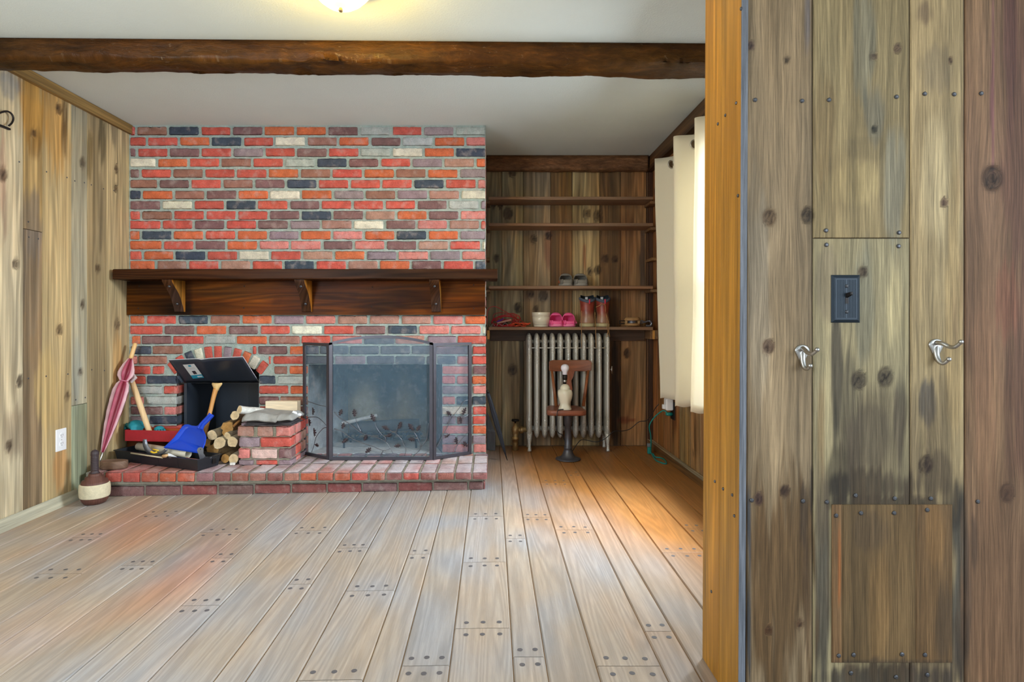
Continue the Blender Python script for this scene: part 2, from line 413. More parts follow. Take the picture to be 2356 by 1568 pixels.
bl = [(XU(u, YB), ZV(v, YB), ru * .0033, rv * .0033, c, s) for u, v, ru, rv, c, s in
      ((1295, 450, 12, 80, S(120, 80, 26), .6), (1310, 420, 4, 90, S(150, 110, 40), .5), (1330, 480, 20, 60, S(120, 98, 56), .5), (1260, 560, 10, 60, S(120, 70, 62), .5), (1345, 590, 5, 40, S(150, 80, 40), .6), (1440, 560, 20, 120, S(126, 84, 52), .5), (1435, 560, 4, 60, S(180, 130, 80), .5),
       (1480, 600, 8, 100, S(50, 48, 52), .7), (1140, 640, 14, 160, S(110, 112, 90), .5), (1190, 900, 20, 100, S(110, 96, 74), .5), (1200, 880, 8, 200, S(40, 26, 18), .6), (1415, 900, 10, 160, S(34, 24, 18), .8), (1450, 900, 20, 60, S(130, 100, 60), .5), (1440, 966, 24, 8, S(110, 50, 24), .8), (1170, 600, 10, 60, S(90, 98, 92), .5), (1220, 620, 20, 160, S(124, 108, 84), .4))]
w = MB()
plank_wall(w, lambda a, b: Vector((a, YB, b)), (0, -1, 0), pl, kn, bl, .012)
w.c = S(30, 22, 16); w.box(-.06, XR + .1, YB + .0045, YB + .08, -.05, ZC)
struct(w.build('wall_back', M['plankdark'], fixn=False))

# ---- right wall with its window opening
WY0, WY1, WZ0, WZ1 = 2.25, 3.42, .50, 1.93
E = [1.645, 1.85, 2.05, 2.25, 2.45, 2.68, 2.9, 3.12, 3.42, 3.60, 3.80, 3.98, 4.14, 4.30, 4.45]
pl = []
rr = random.Random(21)
for a, b in zip(E, E[1:]):
    c = jit(S(146, 102, 62), .16, rr) if a > 3.6 else jit(S(150, 122, 84), .12, rr)
    if a >= WY0 - .01 and b <= WY1 + .01: pl += [(a, b, 0, WZ0, c), (a, b, WZ1, ZC, c)]
    else: pl.append((a, b, 0, ZC, c))
kn = [(rr.uniform(3.0, 4.4), rr.uniform(.1, 2.0), rr.uniform(.012, .024), KD) for _ in range(16)]
bl = [(3.9, .3, .06, .2, S(70, 30, 24), .6), (3.5, .25, .05, .16, S(70, 56, 40), .6), (4.1, 1.2, .06, .5, S(150, 100, 56), .5), (4.3, 1.0, .05, .6, S(84, 50, 28), .6), (3.2, .3, .2, .15, S(160, 140, 104), .5)]
w = MB()
plank_wall(w, lambda a, b: Vector((XR, a, b)), (-1, 0, 0), pl, kn, bl, .018)
w.c = S(60, 40, 26)
for y0, y1, z0, z1 in ((1.645, WY0, 0, ZC), (WY1, 4.45, 0, ZC), (WY0, WY1, 0, WZ0), (WY0, WY1, WZ1, ZC)):
    w.box(XR + .0045, XR + .10, y0, y1, z0, z1)
struct(w.build('wall_right', M['plankdark'], fixn=False))
# window: casing, sill, sash bars and panes
w = MB(); w.c = S(120, 86, 50); w.ax = 2
for y0, y1, z0, z1 in ((WY0 - .05, WY0 + .02, WZ0 - .05, WZ1 + .05), (WY1 - .02, WY1 + .03, WZ0 - .05, WZ1 + .05), (WY0, WY1, WZ1 - .01, WZ1 + .05)):
    w.box(XR - .016, XR + .02, y0, y1, z0, z1)
win = struct(w.build('window_1', M['plankdark'], bevel=.002))
w = MB(); w.c = S(130, 98, 62); w.ax = 1; w.box(XR - .04, XR + .09, WY0 - .06, WY1 + .02, WZ0 - .03, WZ0)
w.build('window_sill', M['plankdark'], win, bevel=.003)
w = MB(); w.c = S(232, 230, 224)
for y0, y1, z0, z1 in ((WY0, WY0 + .05, WZ0, WZ1), (WY1 - .05, WY1, WZ0, WZ1), (WY0, WY1, WZ0, WZ0 + .05), (WY0, WY1, WZ1 - .05, WZ1), (WY0, WY1, 1.19, 1.235)):
    w.box(XR + .05, XR + .09, y0, y1, z0, z1)
M['white'] = plain('white_painted_wood', S(232, 230, 224), .5)
w.build('sash', M['white'], win, bevel=.003)
m, N, L, B = new_mat('window_glass')
tr = nd(N, 'ShaderNodeBsdfTransparent'); gl = nd(N, 'ShaderNodeBsdfGlossy'); gl.inputs['Roughness'].default_value = .02
mx = nd(N, 'ShaderNodeMixShader'); mx.inputs[0].default_value = .06
L.new(tr.outputs[0], mx.inputs[1]); L.new(gl.outputs[0], mx.inputs[2]); L.new(mx.outputs[0], N['Material Output'].inputs['Surface'])
M['glass'] = m
w = MB()
for z0, z1 in ((WZ0 + .05, 1.19), (1.235, WZ1 - .05)): w.box(XR + .068, XR + .072, WY0 + .05, WY1 - .05, z0, z1)
w.build('pane', M['glass'], win)

t = MB(); t.ax = 1; t.c = S(92, 66, 40)
t.box(XR - .035, XR, 1.645, 4.449, 2.105, ZC - .001)
t.c = S(70, 48, 28); t.box(XR - .045, XR, 1.645, 4.449, 2.085, 2.107)
struct(t.build('trim_2', M['plankdark'], bevel=.003))
t = MB(); t.ax = 1; t.c = S(112, 84, 52)
t.box(XR - .035, XR, 1.645, 4.449, .0, .046)
t.c = S(150, 142, 122); t.box(XR - .035, XR - .003, 1.645, 4.449, .046, .052)
struct(t.build('baseboard_right', M['plankdark'], bevel=.003))

# ---- partition that closes the near side
def px(u): return XU(u, YP)
def pz(v): return ZV(v, YP)
E = [1717, 1870, 2094, 2220, 2420, 2560, 2700]
cols = [S(142, 121, 94), S(145, 126, 91), S(154, 133, 98), S(122, 94, 70), S(140, 112, 80), S(150, 124, 90)]
pl = []
for i, (a, b, c) in enumerate(zip(E, E[1:], cols)):
    if i == 1: pl += [(px(a), px(b), 0, pz(547.5), mixc(c, S(160, 150, 120), .5)), (px(a), px(b), pz(547.5), ZC, c)]
    else: pl.append((px(a), px(b), 0, ZC, c))
x = px(2700)
while x < 2.4: pl.append((x, min(2.4, x + .2), 0, ZC, jit(cols[0], .1))); x += .2
kn = [(px(u), pz(v), r * .00105, c) for u, v, r, c in ((1770, 500, 16, S(112, 82, 58)), (1858, 495, 15, S(56, 38, 28)), (1768, 797, 14, S(110, 74, 58)), (1745, 1147, 11, S(80, 50, 56)), (1806, 1129, 11, S(70, 38, 38)), (1976, 874, 17, S(66, 50, 50)), (2037, 867, 18, S(62, 44, 42)), (1985, 625, 11, S(96, 66, 52)), (2283, 410, 24, S(70, 52, 46)), (1840, 1435, 9, S(84, 44, 24)), (1768, 1450, 9, S(90, 52, 28)), (2010, 130, 8, S(90, 60, 50)), (2317, 1133, 17, S(88, 58, 44)), (1810, 137, 7, S(50, 34, 30)), (1727, 105, 9, S(70, 44, 60)), (2012, 296, 7, S(52, 50, 48)), (2172, 466, 9, S(150, 104, 90)), (2187, 138, 6, S(110, 72, 60)), (2065, 112, 9, S(130, 96, 84)), (2130, 1068, 16, S(60, 36, 34)))]
D1, D2, D3 = S(54, 48, 46), S(46, 40, 36), S(108, 108, 104)
bl = [(px(u), pz(v), ru * .00105, rv * .00105, c, s) for u, v, ru, rv, c, s in
      ((1990, 90, 34, 160, S(120, 118, 104), .55), (2012, 250, 26, 80, S(100, 100, 92), .6), (1895, 290, 30, 150, S(112, 86, 54), .4), (1990, 340, 60, 30, S(110, 96, 70), .35), (2060, 420, 30, 150, S(140, 140, 128), .45), (1960, 420, 60, 60, S(180, 158, 112), .45),
       (1905, 650, 34, 90, S(118, 104, 88), .5), (1990, 700, 26, 160, S(112, 110, 96), .55), (1925, 880, 16, 170, D1, .75), (1958, 960, 26, 170, D1, .6), (2072, 960, 20, 150, D1, .7), (2000, 1010, 60, 90, S(84, 76, 68), .55), (2000, 1118, 120, 46, D2, .85), (1930, 1090, 40, 80, D2, .6), (2060, 730, 30, 110, S(190, 170, 126), .5), (1890, 1000, 12, 160, S(150, 118, 78), .5),
       (1893, 1330, 22, 300, S(66, 62, 58), .85), (2205, 1330, 30, 280, S(64, 62, 58), .9), (2050, 1560, 180, 40, S(60, 54, 50), .9), (2040, 1160, 160, 26, D2, .85), (2050, 1340, 170, 260, S(84, 68, 50), .6),
       (2150, 420, 40, 170, S(198, 176, 136), .5), (2195, 760, 20, 420, S(190, 158, 108), .45), (2150, 160, 46, 60, S(118, 104, 84), .5), (2125, 30, 22, 36, S(90, 70, 60), .6), (2135, 930, 24, 60, S(66, 64, 66), .75), (2160, 1090, 50, 60, S(72, 60, 48), .7), (2190, 1160, 30, 80, D2, .6),
       (2345, 250, 46, 420, S(92, 62, 52), .75), (2325, 150, 16, 200, S(96, 62, 58), .6), (2284, 250, 5, 150, S(108, 60, 76), .8), (2284, 120, 3, 140, S(120, 76, 80), .6), (2350, 850, 50, 300, S(84, 54, 44), .65), (2262, 900, 30, 260, S(150, 112, 84), .4), (2290, 1350, 90, 330, S(104, 76, 56), .6), (2240, 1250, 8, 70, S(60, 48, 40), .6), (2320, 700, 30, 120, S(140, 84, 64), .5),
       (1790, 1340, 100, 300, S(88, 64, 38), .85), (1723, 1350, 6, 260, S(70, 76, 84), .8), (1850, 1180, 8, 80, S(66, 54, 44), .7), (1868, 1120, 6, 60, D2, .8), (1855, 1380, 8, 160, S(80, 62, 46), .6), (1857, 40, 8, 110, S(100, 100, 112), .6), (1745, 700, 30, 300, S(150, 140, 124), .4), (2030, 1020, 110, 170, S(90, 76, 60), .55), (2160, 1040, 46, 170, S(98, 82, 62), .5), (2290, 560, 90, 520, S(112, 82, 66), .35), (1890, 1150, 20, 160, S(96, 80, 62), .5), (1930, 420, 50, 90, S(112, 92, 62), .35), (2150, 1500, 90, 120, S(70, 58, 48), .6))]
w = MB()
plank_wall(w, lambda a, b: Vector((a, YP, b)), (0, -1, 0), pl, kn, bl, .005, groove=.003)
w.c = S(38, 26, 20); w.box(px(1717), 2.4, YP + .0035, 1.639, 0, ZC)
# end boards of the partition
def hx(x0, x1, y0, y1, lean=.0103):
    z1 = ZC
    w.hexa([(x0 - .0055, y0, 0), (x1 - .0055, y0, 0), (x1 - .0055, y1, 0), (x0 - .0055, y1, 0), (x0 - .0055 + lean, y0, z1), (x1 - .0055 + lean, y0, z1), (x1 - .0055 + lean, y1, z1), (x0 - .0055 + lean, y1, z1)])
wp = struct(w.build('wall_partition', M['planknear'], fixn=False))
w = MB(); w.seed = 3.2; w.c = S(162, 116, 46)
hx(.6000, .6155, YP - .003, 1.5205)
w.seed = 9.1; w.c = S(168, 120, 46)
hx(.6000, .6155, 1.5215, 1.640)
struct(w.build('trim_3', M['postwood'], fixn=True, bevel=.0015))
w = MB(); w.seed = 6.6; w.c = S(118, 122, 132)
hx(.6002, .6163, YP - .0065, YP - .0032)
struct(w.build('trim_5', M['planknear'], bevel=.001))
def nail(parent, p, n, r=.0052):
    b = MB(); b.smooth = False
    n = Vector(n); a = n.orthogonal().normalized(); c = n.cross(a); p = Vector(p)
    k0 = rng.uniform(0, 1)
    ring = lambda rr_, h: [p + n * h + (a * math.cos(k0 + q * PI / 4) + c * math.sin(k0 + q * PI / 4)) * rr_ * rng.uniform(.92, 1.08) for q in range(8)]
    b.rings([ring(r, -.001), ring(r, .0018), ring(r * .55, .0034)], smooth=False)
    return b.build('nail', M['nail'], parent)
for u, v in ((1737, 230), (1845, 232), (1907, 230), (2062, 223), (2127, 216), (2195, 217), (2257, 215), (1900, 530), (2068, 535), (1901, 563), (2067, 566), (1729, 1150), (1847, 1152), (1902, 1154), (1968, 1139), (2058, 1146), (2141, 1146), (2249, 1153), (1957, 1547), (2061, 1556), (2133, 1551)):
    nail(wp, (px(u), YP, pz(v)), (0, -1, 0))
post = bpy.data.objects['trim_3']
for u, v in ((1702, 20), (1692, 237), (1667, 265), (1650, 285), (1697, 450), (1647, 1107), (1666, 1124), (1687, 1138), (1692, 1186), (1640, 1360)):
    Y = .5985 * F / (u - CX); nail(post, (.5945 + .0047 * ZV(v, Y), Y, ZV(v, Y)), (-1, 0, 0), .0042)

# board panel let into the partition
ap = thing('access_panel', 'dark stained board patch nailed low on the plank partition under the switch', 'panel', (px(2050), YP, pz(1525)))
w = MB()
pan = [(px(1912), px(1936), pz(1523), pz(1159), S(116, 88, 60)), (px(1936), px(2104), pz(1523), pz(1159), S(108, 86, 58)), (px(2104), px(2190), pz(1523), pz(1159), S(112, 86, 58))]
plank_wall(w, lambda a, b: Vector((a, YP - .004, b)), (0, -1, 0), pan, (), [(px(2150), pz(1230), .03, .1, S(140, 104, 64), .5), (px(2020), pz(1400), .03, .15, S(134, 102, 64), .4), (px(2170), pz(1420), .03, .12, S(74, 62, 50), .6), (px(2050), pz(1530), .2, .02, S(60, 52, 46), .7), (px(1930), pz(1300), .004, .12, S(156, 92, 48), .7), (px(2000), pz(1220), .05, .05, S(86, 70, 54), .5)], .006, groove=.002)
w.c = S(110, 88, 62); w.box(px(1912.5), px(2189.5), YP - .002, YP - .0005, pz(1522.5), pz(1159.5))
w.build('board', M['planknear'], ap, fixn=False)
for u, v in ((1921, 1184), (1978, 1178), (2054, 1178), (2130, 1171), (1927, 1505), (1961, 1503), (2072, 1502), (2125, 1503)):
    nail(ap, (px(u), YP - .004, pz(v)), (0, -1, 0))

# ---- rough beams
def beam(name, x0, x1, yf, yb, z0, z1, label, col, seedv, amp=.006, n=110):
    b = MB(); b.ax = 0; b.seed = seedv; b.c = col
    sec = [(0, 1), (0, .72), (0, .42), (.02, .2), (.10, .06), (.3, .0), (.55, -.02), (.8, .0), (.95, .05), (1, .2), (1, .6), (1, 1)]
    rs = []
    for i in range(n + 1):
        x = lerp(x0, x1, i / n); r = []
        for q, (fy, fz) in enumerate(sec):
            y = lerp(yf(x), yb(x), fy); z = lerp(z0, z1, fz)
            k = amp if 0 < q < len(sec) - 1 else 0
            d = mnoise.noise((x * 3.1 + seedv, q * .9, 1)) * k + mnoise.noise((x * 11, q * 1.7, seedv)) * k * .7 + abs(mnoise.noise((x * 26, q * 2.1, seedv))) * k * .5
            y += d * (-1 if fy < .5 else 1) * .8; z += d * (1 if fz < .3 else .0)
            r.append((x, y, z))
        rs.append(r)
    b.rings(rs, smooth=True)
    o = b.build(name, M['beamwood'])
    return o
o = beam('ceiling_beam', XL + .001, XR - .001, lambda x: 2.605 + .017 * x, lambda x: 2.755 + .026 * x, 2.098, ZC - .002, '', S(66, 42, 14), 4.0, .013, 240)
tag(o, 'rough-hewn dark wooden beam spanning the whole ceiling before the fireplace', 'beam')
o = beam('alcove_beam', XCH + .002, XR - .047, lambda x: 4.38, lambda x: 4.449, 2.085, ZC - .002, '', S(112, 82, 58), 9.0, .007, 90)
tag(o, 'short rough wooden beam along the top of the shelf alcove', 'beam')
# ------------------------------------------------------------------ brick fireplace
BC0 = dict(R=S(200, 84, 70), O=S(204, 100, 58), P=S(208, 126, 118), M=S(124, 88, 88), B=S(150, 102, 86), T=S(176, 130, 114), L=S(146, 126, 134),
          D=S(50, 66, 84), G=S(178, 182, 176), W=S(224, 218, 198), K=S(84, 88, 98), Q=S(128, 66, 64), N=S(176, 92, 62))
BC = {k: mixc(c, S(196, 176, 168), .06) for k, c in BC0.items()}
MORT = S(163, 176, 169)
br = random.Random(8)
def rbox(mb, o, ex, ey, ez, w, h, d, col, r=.005, n=(8, 4, 3), amp=.0016, faces='xXyYzZ', chip=.35, dust_sky=0):
    """one weathered brick: corner o, sides w*ex, h*ey, d*ez, softened edges"""
    o, ex, ey, ez = Vector(o), Vector(ex), Vector(ey), Vector(ez)
    dims = (w, h, d); store = {}
    mb.seed = br.uniform(0, 9); sd = mb.seed
    rr = [r * br.uniform(.7, 1.5) for _ in range(3)]
    def vtx(p):
        k = (round(p[0], 5), round(p[1], 5), round(p[2], 5))
        if k in store: return store[k]
        q = [min(max(p[i], rr[i]), dims[i] - rr[i]) for i in range(3)]
        e = [(p[i] - q[i]) / rr[i] for i in range(3)]
        l = math.sqrt(sum(x * x for x in e)) or 1
        out = [q[i] + e[i] / l * rr[i] for i in range(3)]
        wp_ = o + ex * out[0] + ey * out[1] + ez * out[2]
        nv = ex * (e[0] / l) + ey * (e[1] / l) + ez * (e[2] / l)
        ne = sum(1 for x in e if abs(x) > .01)
        a = mnoise.noise(wp_ * 38 + Vector((sd, 0, 0))) * amp + mnoise.noise(wp_ * 110) * amp * .6
        if ne > 1: a -= max(0, mnoise.noise(wp_ * 60 + Vector((0, sd, 0))) - .05) * amp * 6 * chip
        k2 = 1 + mnoise.noise(wp_ * 20 + Vector((0, 0, sd))) * .18
        cc_ = tuple(min(1, c * k2) for c in col)
        if dust_sky and nv.z > .5: cc_ = mixc(cc_, S(206, 200, 206), dust_sky * min(1, max(.3, .8 + mnoise.noise(wp_ * 9))))  # upward faces paled by dust and by sky reflection painted into the colour
        store[k] = mb.vert(wp_ + nv * a, cc_); return store[k]
    def cut(i):
        L_ = dims[i]; m = n[i]
        return [0, rr[i]] + [rr[i] + (L_ - 2 * rr[i]) * k / m for k in range(1, m)] + [L_ - rr[i], L_]
    cs = [cut(0), cut(1), cut(2)]
    for f in faces:
        i = 'xyz'.index(f.lower()); val = 0 if f.islower() else dims[i]
        a, b = [j for j in range(3) if j != i]
        for s0, s1 in zip(cs[a], cs[a][1:]):
            for t0, t1 in zip(cs[b], cs[b][1:]):
                q = []
                for s, t in ((s0, t0), (s1, t0), (s1, t1), (s0, t1)):
                    p = [0, 0, 0]; p[i] = val; p[a] = s; p[b] = t; q.append(vtx(p))
                if f.islower(): q.reverse()
                mb.face(*q, smooth=True)

YF = 3.714                                            # face of the bricks
def wbrick(mb, u0, u1, vc, hpx, col, yf=YF, d=.03, n=(9, 4, 1), top=None):
    x0, x1 = XU(u0, yf), XU(u1, yf); z1 = ZV(vc - hpx / 2, yf); z0 = ZV(vc + hpx / 2, yf)
    k = br.uniform(-.0012, .0012)
    rbox(mb, (x0, yf - k, z0), (1, 0, 0), (0, 0, 1), (0, 1, 0), x1 - x0, z1 - z0, d, jit(col, .10, br), n=n, faces='xXyYz', r=.0065, amp=.0021, chip=.6)

fp = thing('brick_fireplace', 'multicoloured brick fireplace with hearth, arched niche and firebox along the back', 'fireplace', (-1.17, 3.5, 0))
ch = MB()
UL, UR = 298.5, 1117.0
up = [(300.7, 312, 'RBDRMOOMGRLGO'), (324.8, 336.7, 'RRODRWBOMGOP'), (350, 313.3, 'MRMRLRMRGWOD'), (373.7, 359.2, 'WORBRGDMRLTO'), (398.3, 321.3, 'MRBRROBROBOL'),
      (422.4, 363, 'BMRBMDRRRDRP'), (447.6, 324.8, 'DOBMOWOLBLTW'), (471, 370, 'MWRDRMRRRMGL'), (494.7, 323.6, 'RBRRRMDMTOMP'), (516.5, 370.7, 'RRMRMLTWMPTR'),
      (540.6, 322.5, 'ODOROLOPODOL'), (563.6, 373, 'ORMOPPMPMTRW'), (587.2, 327, 'RODRWRTOLPLP'), (609.5, 357.4, 'OBRTRDRTOMRD')]
low = [(634, 330, 'RMOBRLMRPTRO'), (658, 366, 'RMOBRLMRPTRO'), (682, 330, 'MMOBRLMRPTRO'), (705, 366, 'RMOBRLMRPTRO'), (735, 333.3, 'ORDBOLPTTTPO'), (758.5, 375.3, 'RMOMRWRMDPPW')]
for vc, j, s in up + low:
    a = UL
    for k, chh in enumerate(s):
        b = j + 73.4 * k - 3.1
        if k == len(s) - 1: b = UR - .5
        b = min(b, UR - .5)
        if b - a > 3: wbrick(ch, a, b, vc + br.uniform(-.4, .4), 19.3, BC[chh])
        a = b + 6.0 + br.uniform(-.6, .9)
        if a > UR - 4: break
zu = lambda x: 280 + .2296 * x
ru = lambda x: 880 + .271 * x
su = lambda x: 670 + .2615 * x
ACX, ACY, AR0, AR1 = 500.0, 978.6, 153.6, 183.0
rows = [(781.5, [(100, 182, 'O'), (195, 490, 'M'), (510, 815, 'R'), (830, 1130, 'G'), (1148, 1450, 'O'), (1475, 1780, 'B')], [(90, 340, 'R'), (360, 620, 'P'), (640, 905, 'K'), (915, 1170, 'T'), (1200, 1450, 'L'), (1465, 1714, 'R')], []),
        (805, [(85, 290, 'D'), (305, 605, 'B'), (630, 780, 'R'), (1120, 1345, 'R'), (1365, 1655, 'M'), (1685, 1820, 'O')], [(120, 240, 'K'), (252, 500, 'K'), (515, 770, 'K'), (785, 1045, 'K'), (1060, 1240, 'K')], [(455, 755, 'M'), (768, 878, 'R')]),
        (828, [(85, 150, 'P'), (165, 460, 'B'), (1400, 1490, 'R'), (1515, 1820, 'R')], [(120, 370, 'K'), (385, 650, 'L'), (665, 905, 'K'), (915, 1175, 'K'), (1190, 1260, 'K')], [(465, 620, 'K'), (635, 750, 'P'), (762, 880, 'R')]),
        (851, [(85, 280, 'R'), (305, 420, 'R'), (1525, 1655, 'B'), (1680, 1862, 'O')], [], [(507, 755, 'P'), (770, 879, 'M')]),
        (873.5, [(85, 235, 'R'), (248, 545, 'D'), (1375, 1535, 'D'), (1560, 1862, 'G')], [], [(507, 615, 'P'), (632, 747, 'P'), (762, 879, 'O')]),
        (896.5, [(85, 400, 'G'), (415, 545, 'R'), (1375, 1665, 'R'), (1688, 1862, 'O')], [], [(507, 755, 'L'), (770, 878, 'P')]),
        (921, [(85, 215, 'P'), (240, 545, 'G'), (1375, 1570, 'M'), (1590, 1862, 'B')], [], [(507, 615, 'P'), (628, 747, 'D'), (760, 877, 'D')]),
        (944, [(85, 200, 'M'), (215, 405, 'M'), (420, 545, 'P'), (1375, 1600, 'R'), (1620, 1862, 'M')], [], [(507, 755, 'W'), (770, 879, 'R')]),
        (966, [(85, 255, 'L'), (275, 545, 'D'), (1375, 1862, 'R')], [], [(507, 620, 'L'), (632, 755, 'M'), (765, 876, 'R')]),
        (988.5, [(85, 300, 'B'), (315, 545, 'R'), (1375, 1600, 'M'), (1620, 1862, 'P')], [], [(507, 755, 'P'), (770, 878, 'O')]),
        (1010.5, [(85, 200, 'R'), (215, 545, 'M'), (1375, 1862, 'B')], [], [(507, 620, 'L'), (632, 747, 'L'), (762, 876, 'L')]),
        (1031, [(85, 300, 'R'), (315, 545, 'B'), (1375, 1600, 'R'), (1620, 1862, 'M')], [], [(507, 755, 'P'), (775, 879, 'P')])]
for vc, a, b, c in rows:
    for lst, fn in ((a, zu), (b, su), (c, ru)):
        for x0, x1, k in lst:
            u0, u1 = fn(x0), fn(x1)
            dy = ACY - (vc + 5)
            if dy > 125 and dy < AR1 + 2:                 # trim against the arch ring
                hw = math.sqrt(max(0, (AR1 + 4) ** 2 - dy * dy))
                if u0 < ACX < u1: continue
                if u1 > ACX - hw and u1 < ACX: u1 = ACX - hw
                if u0 < ACX + hw and u0 > ACX: u0 = ACX + hw
                if u1 - u0 < 4: continue
            wbrick(ch, u0, u1, vc + br.uniform(-.4, .4), 18.8, BC[k])
            if fn is zu and x1 == 545:                    # brick returns on the niche jamb
                z1, z0 = ZV(vc - 9.5, YF), ZV(vc + 9.5, YF)
                rbox(ch, (XU(zu(545), YF) - .004, YF + .004, z0), (0, 1, 0), (0, 0, 1), (1, 0, 0), .095, z1 - z0, .006, jit(BC[k], .06, br), n=(4, 3, 1), faces='xXyYZ', r=.004)
# arch ring over the niche
cols = 'RRDWRRLROWR'
n = len(cols); A0 = math.radians(41)
for i, k in enumerate(cols):
    t0 = -A0 + 2 * A0 * (i + .10) / n; t1 = -A0 + 2 * A0 * (i + .90) / n; tm = (t0 + t1) / 2
    s = YF / F
    er = Vector((math.sin(tm), 0, math.cos(tm))); et = Vector((math.cos(tm), 0, -math.sin(tm)))
    wd_ = 2 * AR0 * math.sin((t1 - t0) / 2) * s
    o = Vector((XU(ACX, YF), YF, ZV(ACY, YF))) + er * AR0 * s - et * wd_ / 2
    rbox(ch, o, et, er, (0, 1, 0), wd_ * 1.08, (AR1 - AR0) * s, .03, jit(BC[k], .08, br), n=(3, 4, 1), faces='xXyYz', r=.0045)
# mortar bed with the two openings
ch.c = MORT; YM = YC - .003
def mort(u0, u1, v0, v1):
    ch.quad(*[(XU(u, YF), YM, ZV(v, YF)) for u, v in ((u0, v1), (u1, v1), (u1, v0), (u0, v0))])
ZH = .105
VB = CY + (H - ZH + .02) * F / YF
TOPV = CY + (H - ZC + .001) * F / YF
N0, N1, F0, F1, FT = 405.0, 595.0, 709.0, 1017.0, 838.0
mort(UL - 3, UR, TOPV, 795); mort(UL - 3, N0, 795, VB); mort(N1, F0, 795, VB); mort(F1, UR, 795, VB); mort(F0, F1, 795, FT)
k = 24
for i in range(k):
    u0 = N0 + (N1 - N0) * i / k; u1 = N0 + (N1 - N0) * (i + 1) / k
    w0, w1 = [ACY - math.sqrt(max(0, (AR0 + 3) ** 2 - (u - ACX) ** 2)) for u in (u0, u1)]
    ch.quad(*[(XU(u, YF), YM, ZV(v, YF)) for u, v in ((u0, w0), (u1, w1), (u1, 795), (u0, 795))])
# niche and firebox linings (soot and ash are real stains)
ch.c = S(66, 56, 50)
xa, xb = XU(N0, YF), XU(N1, YF); zt = ZV(815, YF)
for q in (((xa, YM, ZH), (xa, 4.3, ZH), (xa, 4.3, zt), (xa, YM, zt)), ((xb, YM, ZH), (xb, 4.3, ZH), (xb, 4.3, zt), (xb, YM, zt)), ((xa, 4.3, ZH), (xb, 4.3, ZH), (xb, 4.3, zt), (xa, 4.3, zt)), ((xa, YM, zt), (xb, YM, zt), (xb, 4.3, zt), (xa, 4.3, zt)), ((xa, YM, ZH), (xb, YM, ZH), (xb, 4.3, ZH), (xa, 4.3, ZH))):
    ch.quad(*q)
def soot(q, fn, n=14):
    a, b, c, d = [Vector(p) for p in q]; ids = []
    for i in range(n + 1):
        row = []
        for j in range(n + 1):
            s, t = i / n, j / n
            p = (a * (1 - s) + b * s) * (1 - t) + (d * (1 - s) + c * s) * t
            row.append(ch.vert(p, fn(s, t, p)))
        ids.append(row)
    for r0, r1 in zip(ids, ids[1:]):
        for j in range(n): ch.face(r0[j], r1[j], r1[j + 1], r0[j + 1], smooth=False)
fx0, fx1 = XU(F0, YF), XU(F1, YF); bx0, bx1, by = -1.044, -.469, 4.25; fz = ZV(FT, YF)
nz = lambda p, s: mnoise.noise(p * s)
back = lambda s, t, p: mixc(mixc(S(150, 130, 96), S(44, 58, 66), max(0, min(1, t * 1.7 - .25 + nz(p, 7) * .5))), S(196, 186, 160), max(0, min(.8, math.exp(-((s - .22) / .16) ** 2 - ((t - .3) / .25) ** 2) * (1 + nz(p, 20)))))
side = lambda s, t, p: mixc(S(196, 202, 206), S(92, 104, 114), max(0, min(1, t * 1.3 + nz(p, 9) * .5)))
soot(((bx0, by, ZH), (bx1, by, ZH), (bx1, by, fz), (bx0, by, fz)), back, 18)
soot(((fx0, YM, ZH), (bx0, by, ZH), (bx0, by, fz), (fx0, YM, fz)), side)
soot(((bx1, by, ZH), (fx1, YM, ZH), (fx1, YM, fz), (bx1, by, fz)), lambda s, t, p: S(64, 52, 44))
soot(((fx0, YM, fz), (fx1, YM, fz), (bx1, by, fz), (bx0, by, fz)), lambda s, t, p: S(40, 40, 42))
soot(((fx0 - .002, YM, ZH + .001), (fx1 + .002, YM, ZH + .001), (bx1, by, ZH + .001), (bx0, by, ZH + .001)), lambda s, t, p: mixc(S(206, 206, 206), S(120, 108, 94), max(0, min(1, (t - .5) * 2 + nz(p, 9)))))
# the side of the breast that faces the alcove
ch.c = MORT
ch.quad((XCH - .006, YC - .01, ZH - .1), (XCH - .006, YB, ZH - .1), (XCH - .006, YB, ZC), (XCH - .006, YC - .01, ZC))
z = .01; i = 0
while z < ZC - .05:
    y = YF + .034
    if i % 2 == 0:
        rbox(ch, (XCH - .022, y, z), (0, 1, 0), (0, 0, 1), (1, 0, 0), .09, .052, .022, jit(BC[br.choice('RPTLGO')], .1, br), n=(3, 2, 1), faces='xXyYZ'); y += .1
    while y < YB - .05:
        w_ = min(.192, YB - y - .006)
        rbox(ch, (XCH - .022, y, z), (0, 1, 0), (0, 0, 1), (1, 0, 0), w_, .052, .022, jit(BC[br.choice('RPTLGOMBW')], .1, br), n=(5, 2, 1), faces='xXyYZ')
        y += .203
    z += .0652; i += 1
ch.build('chimney_breast', M['brick'], fp, fixn=False)

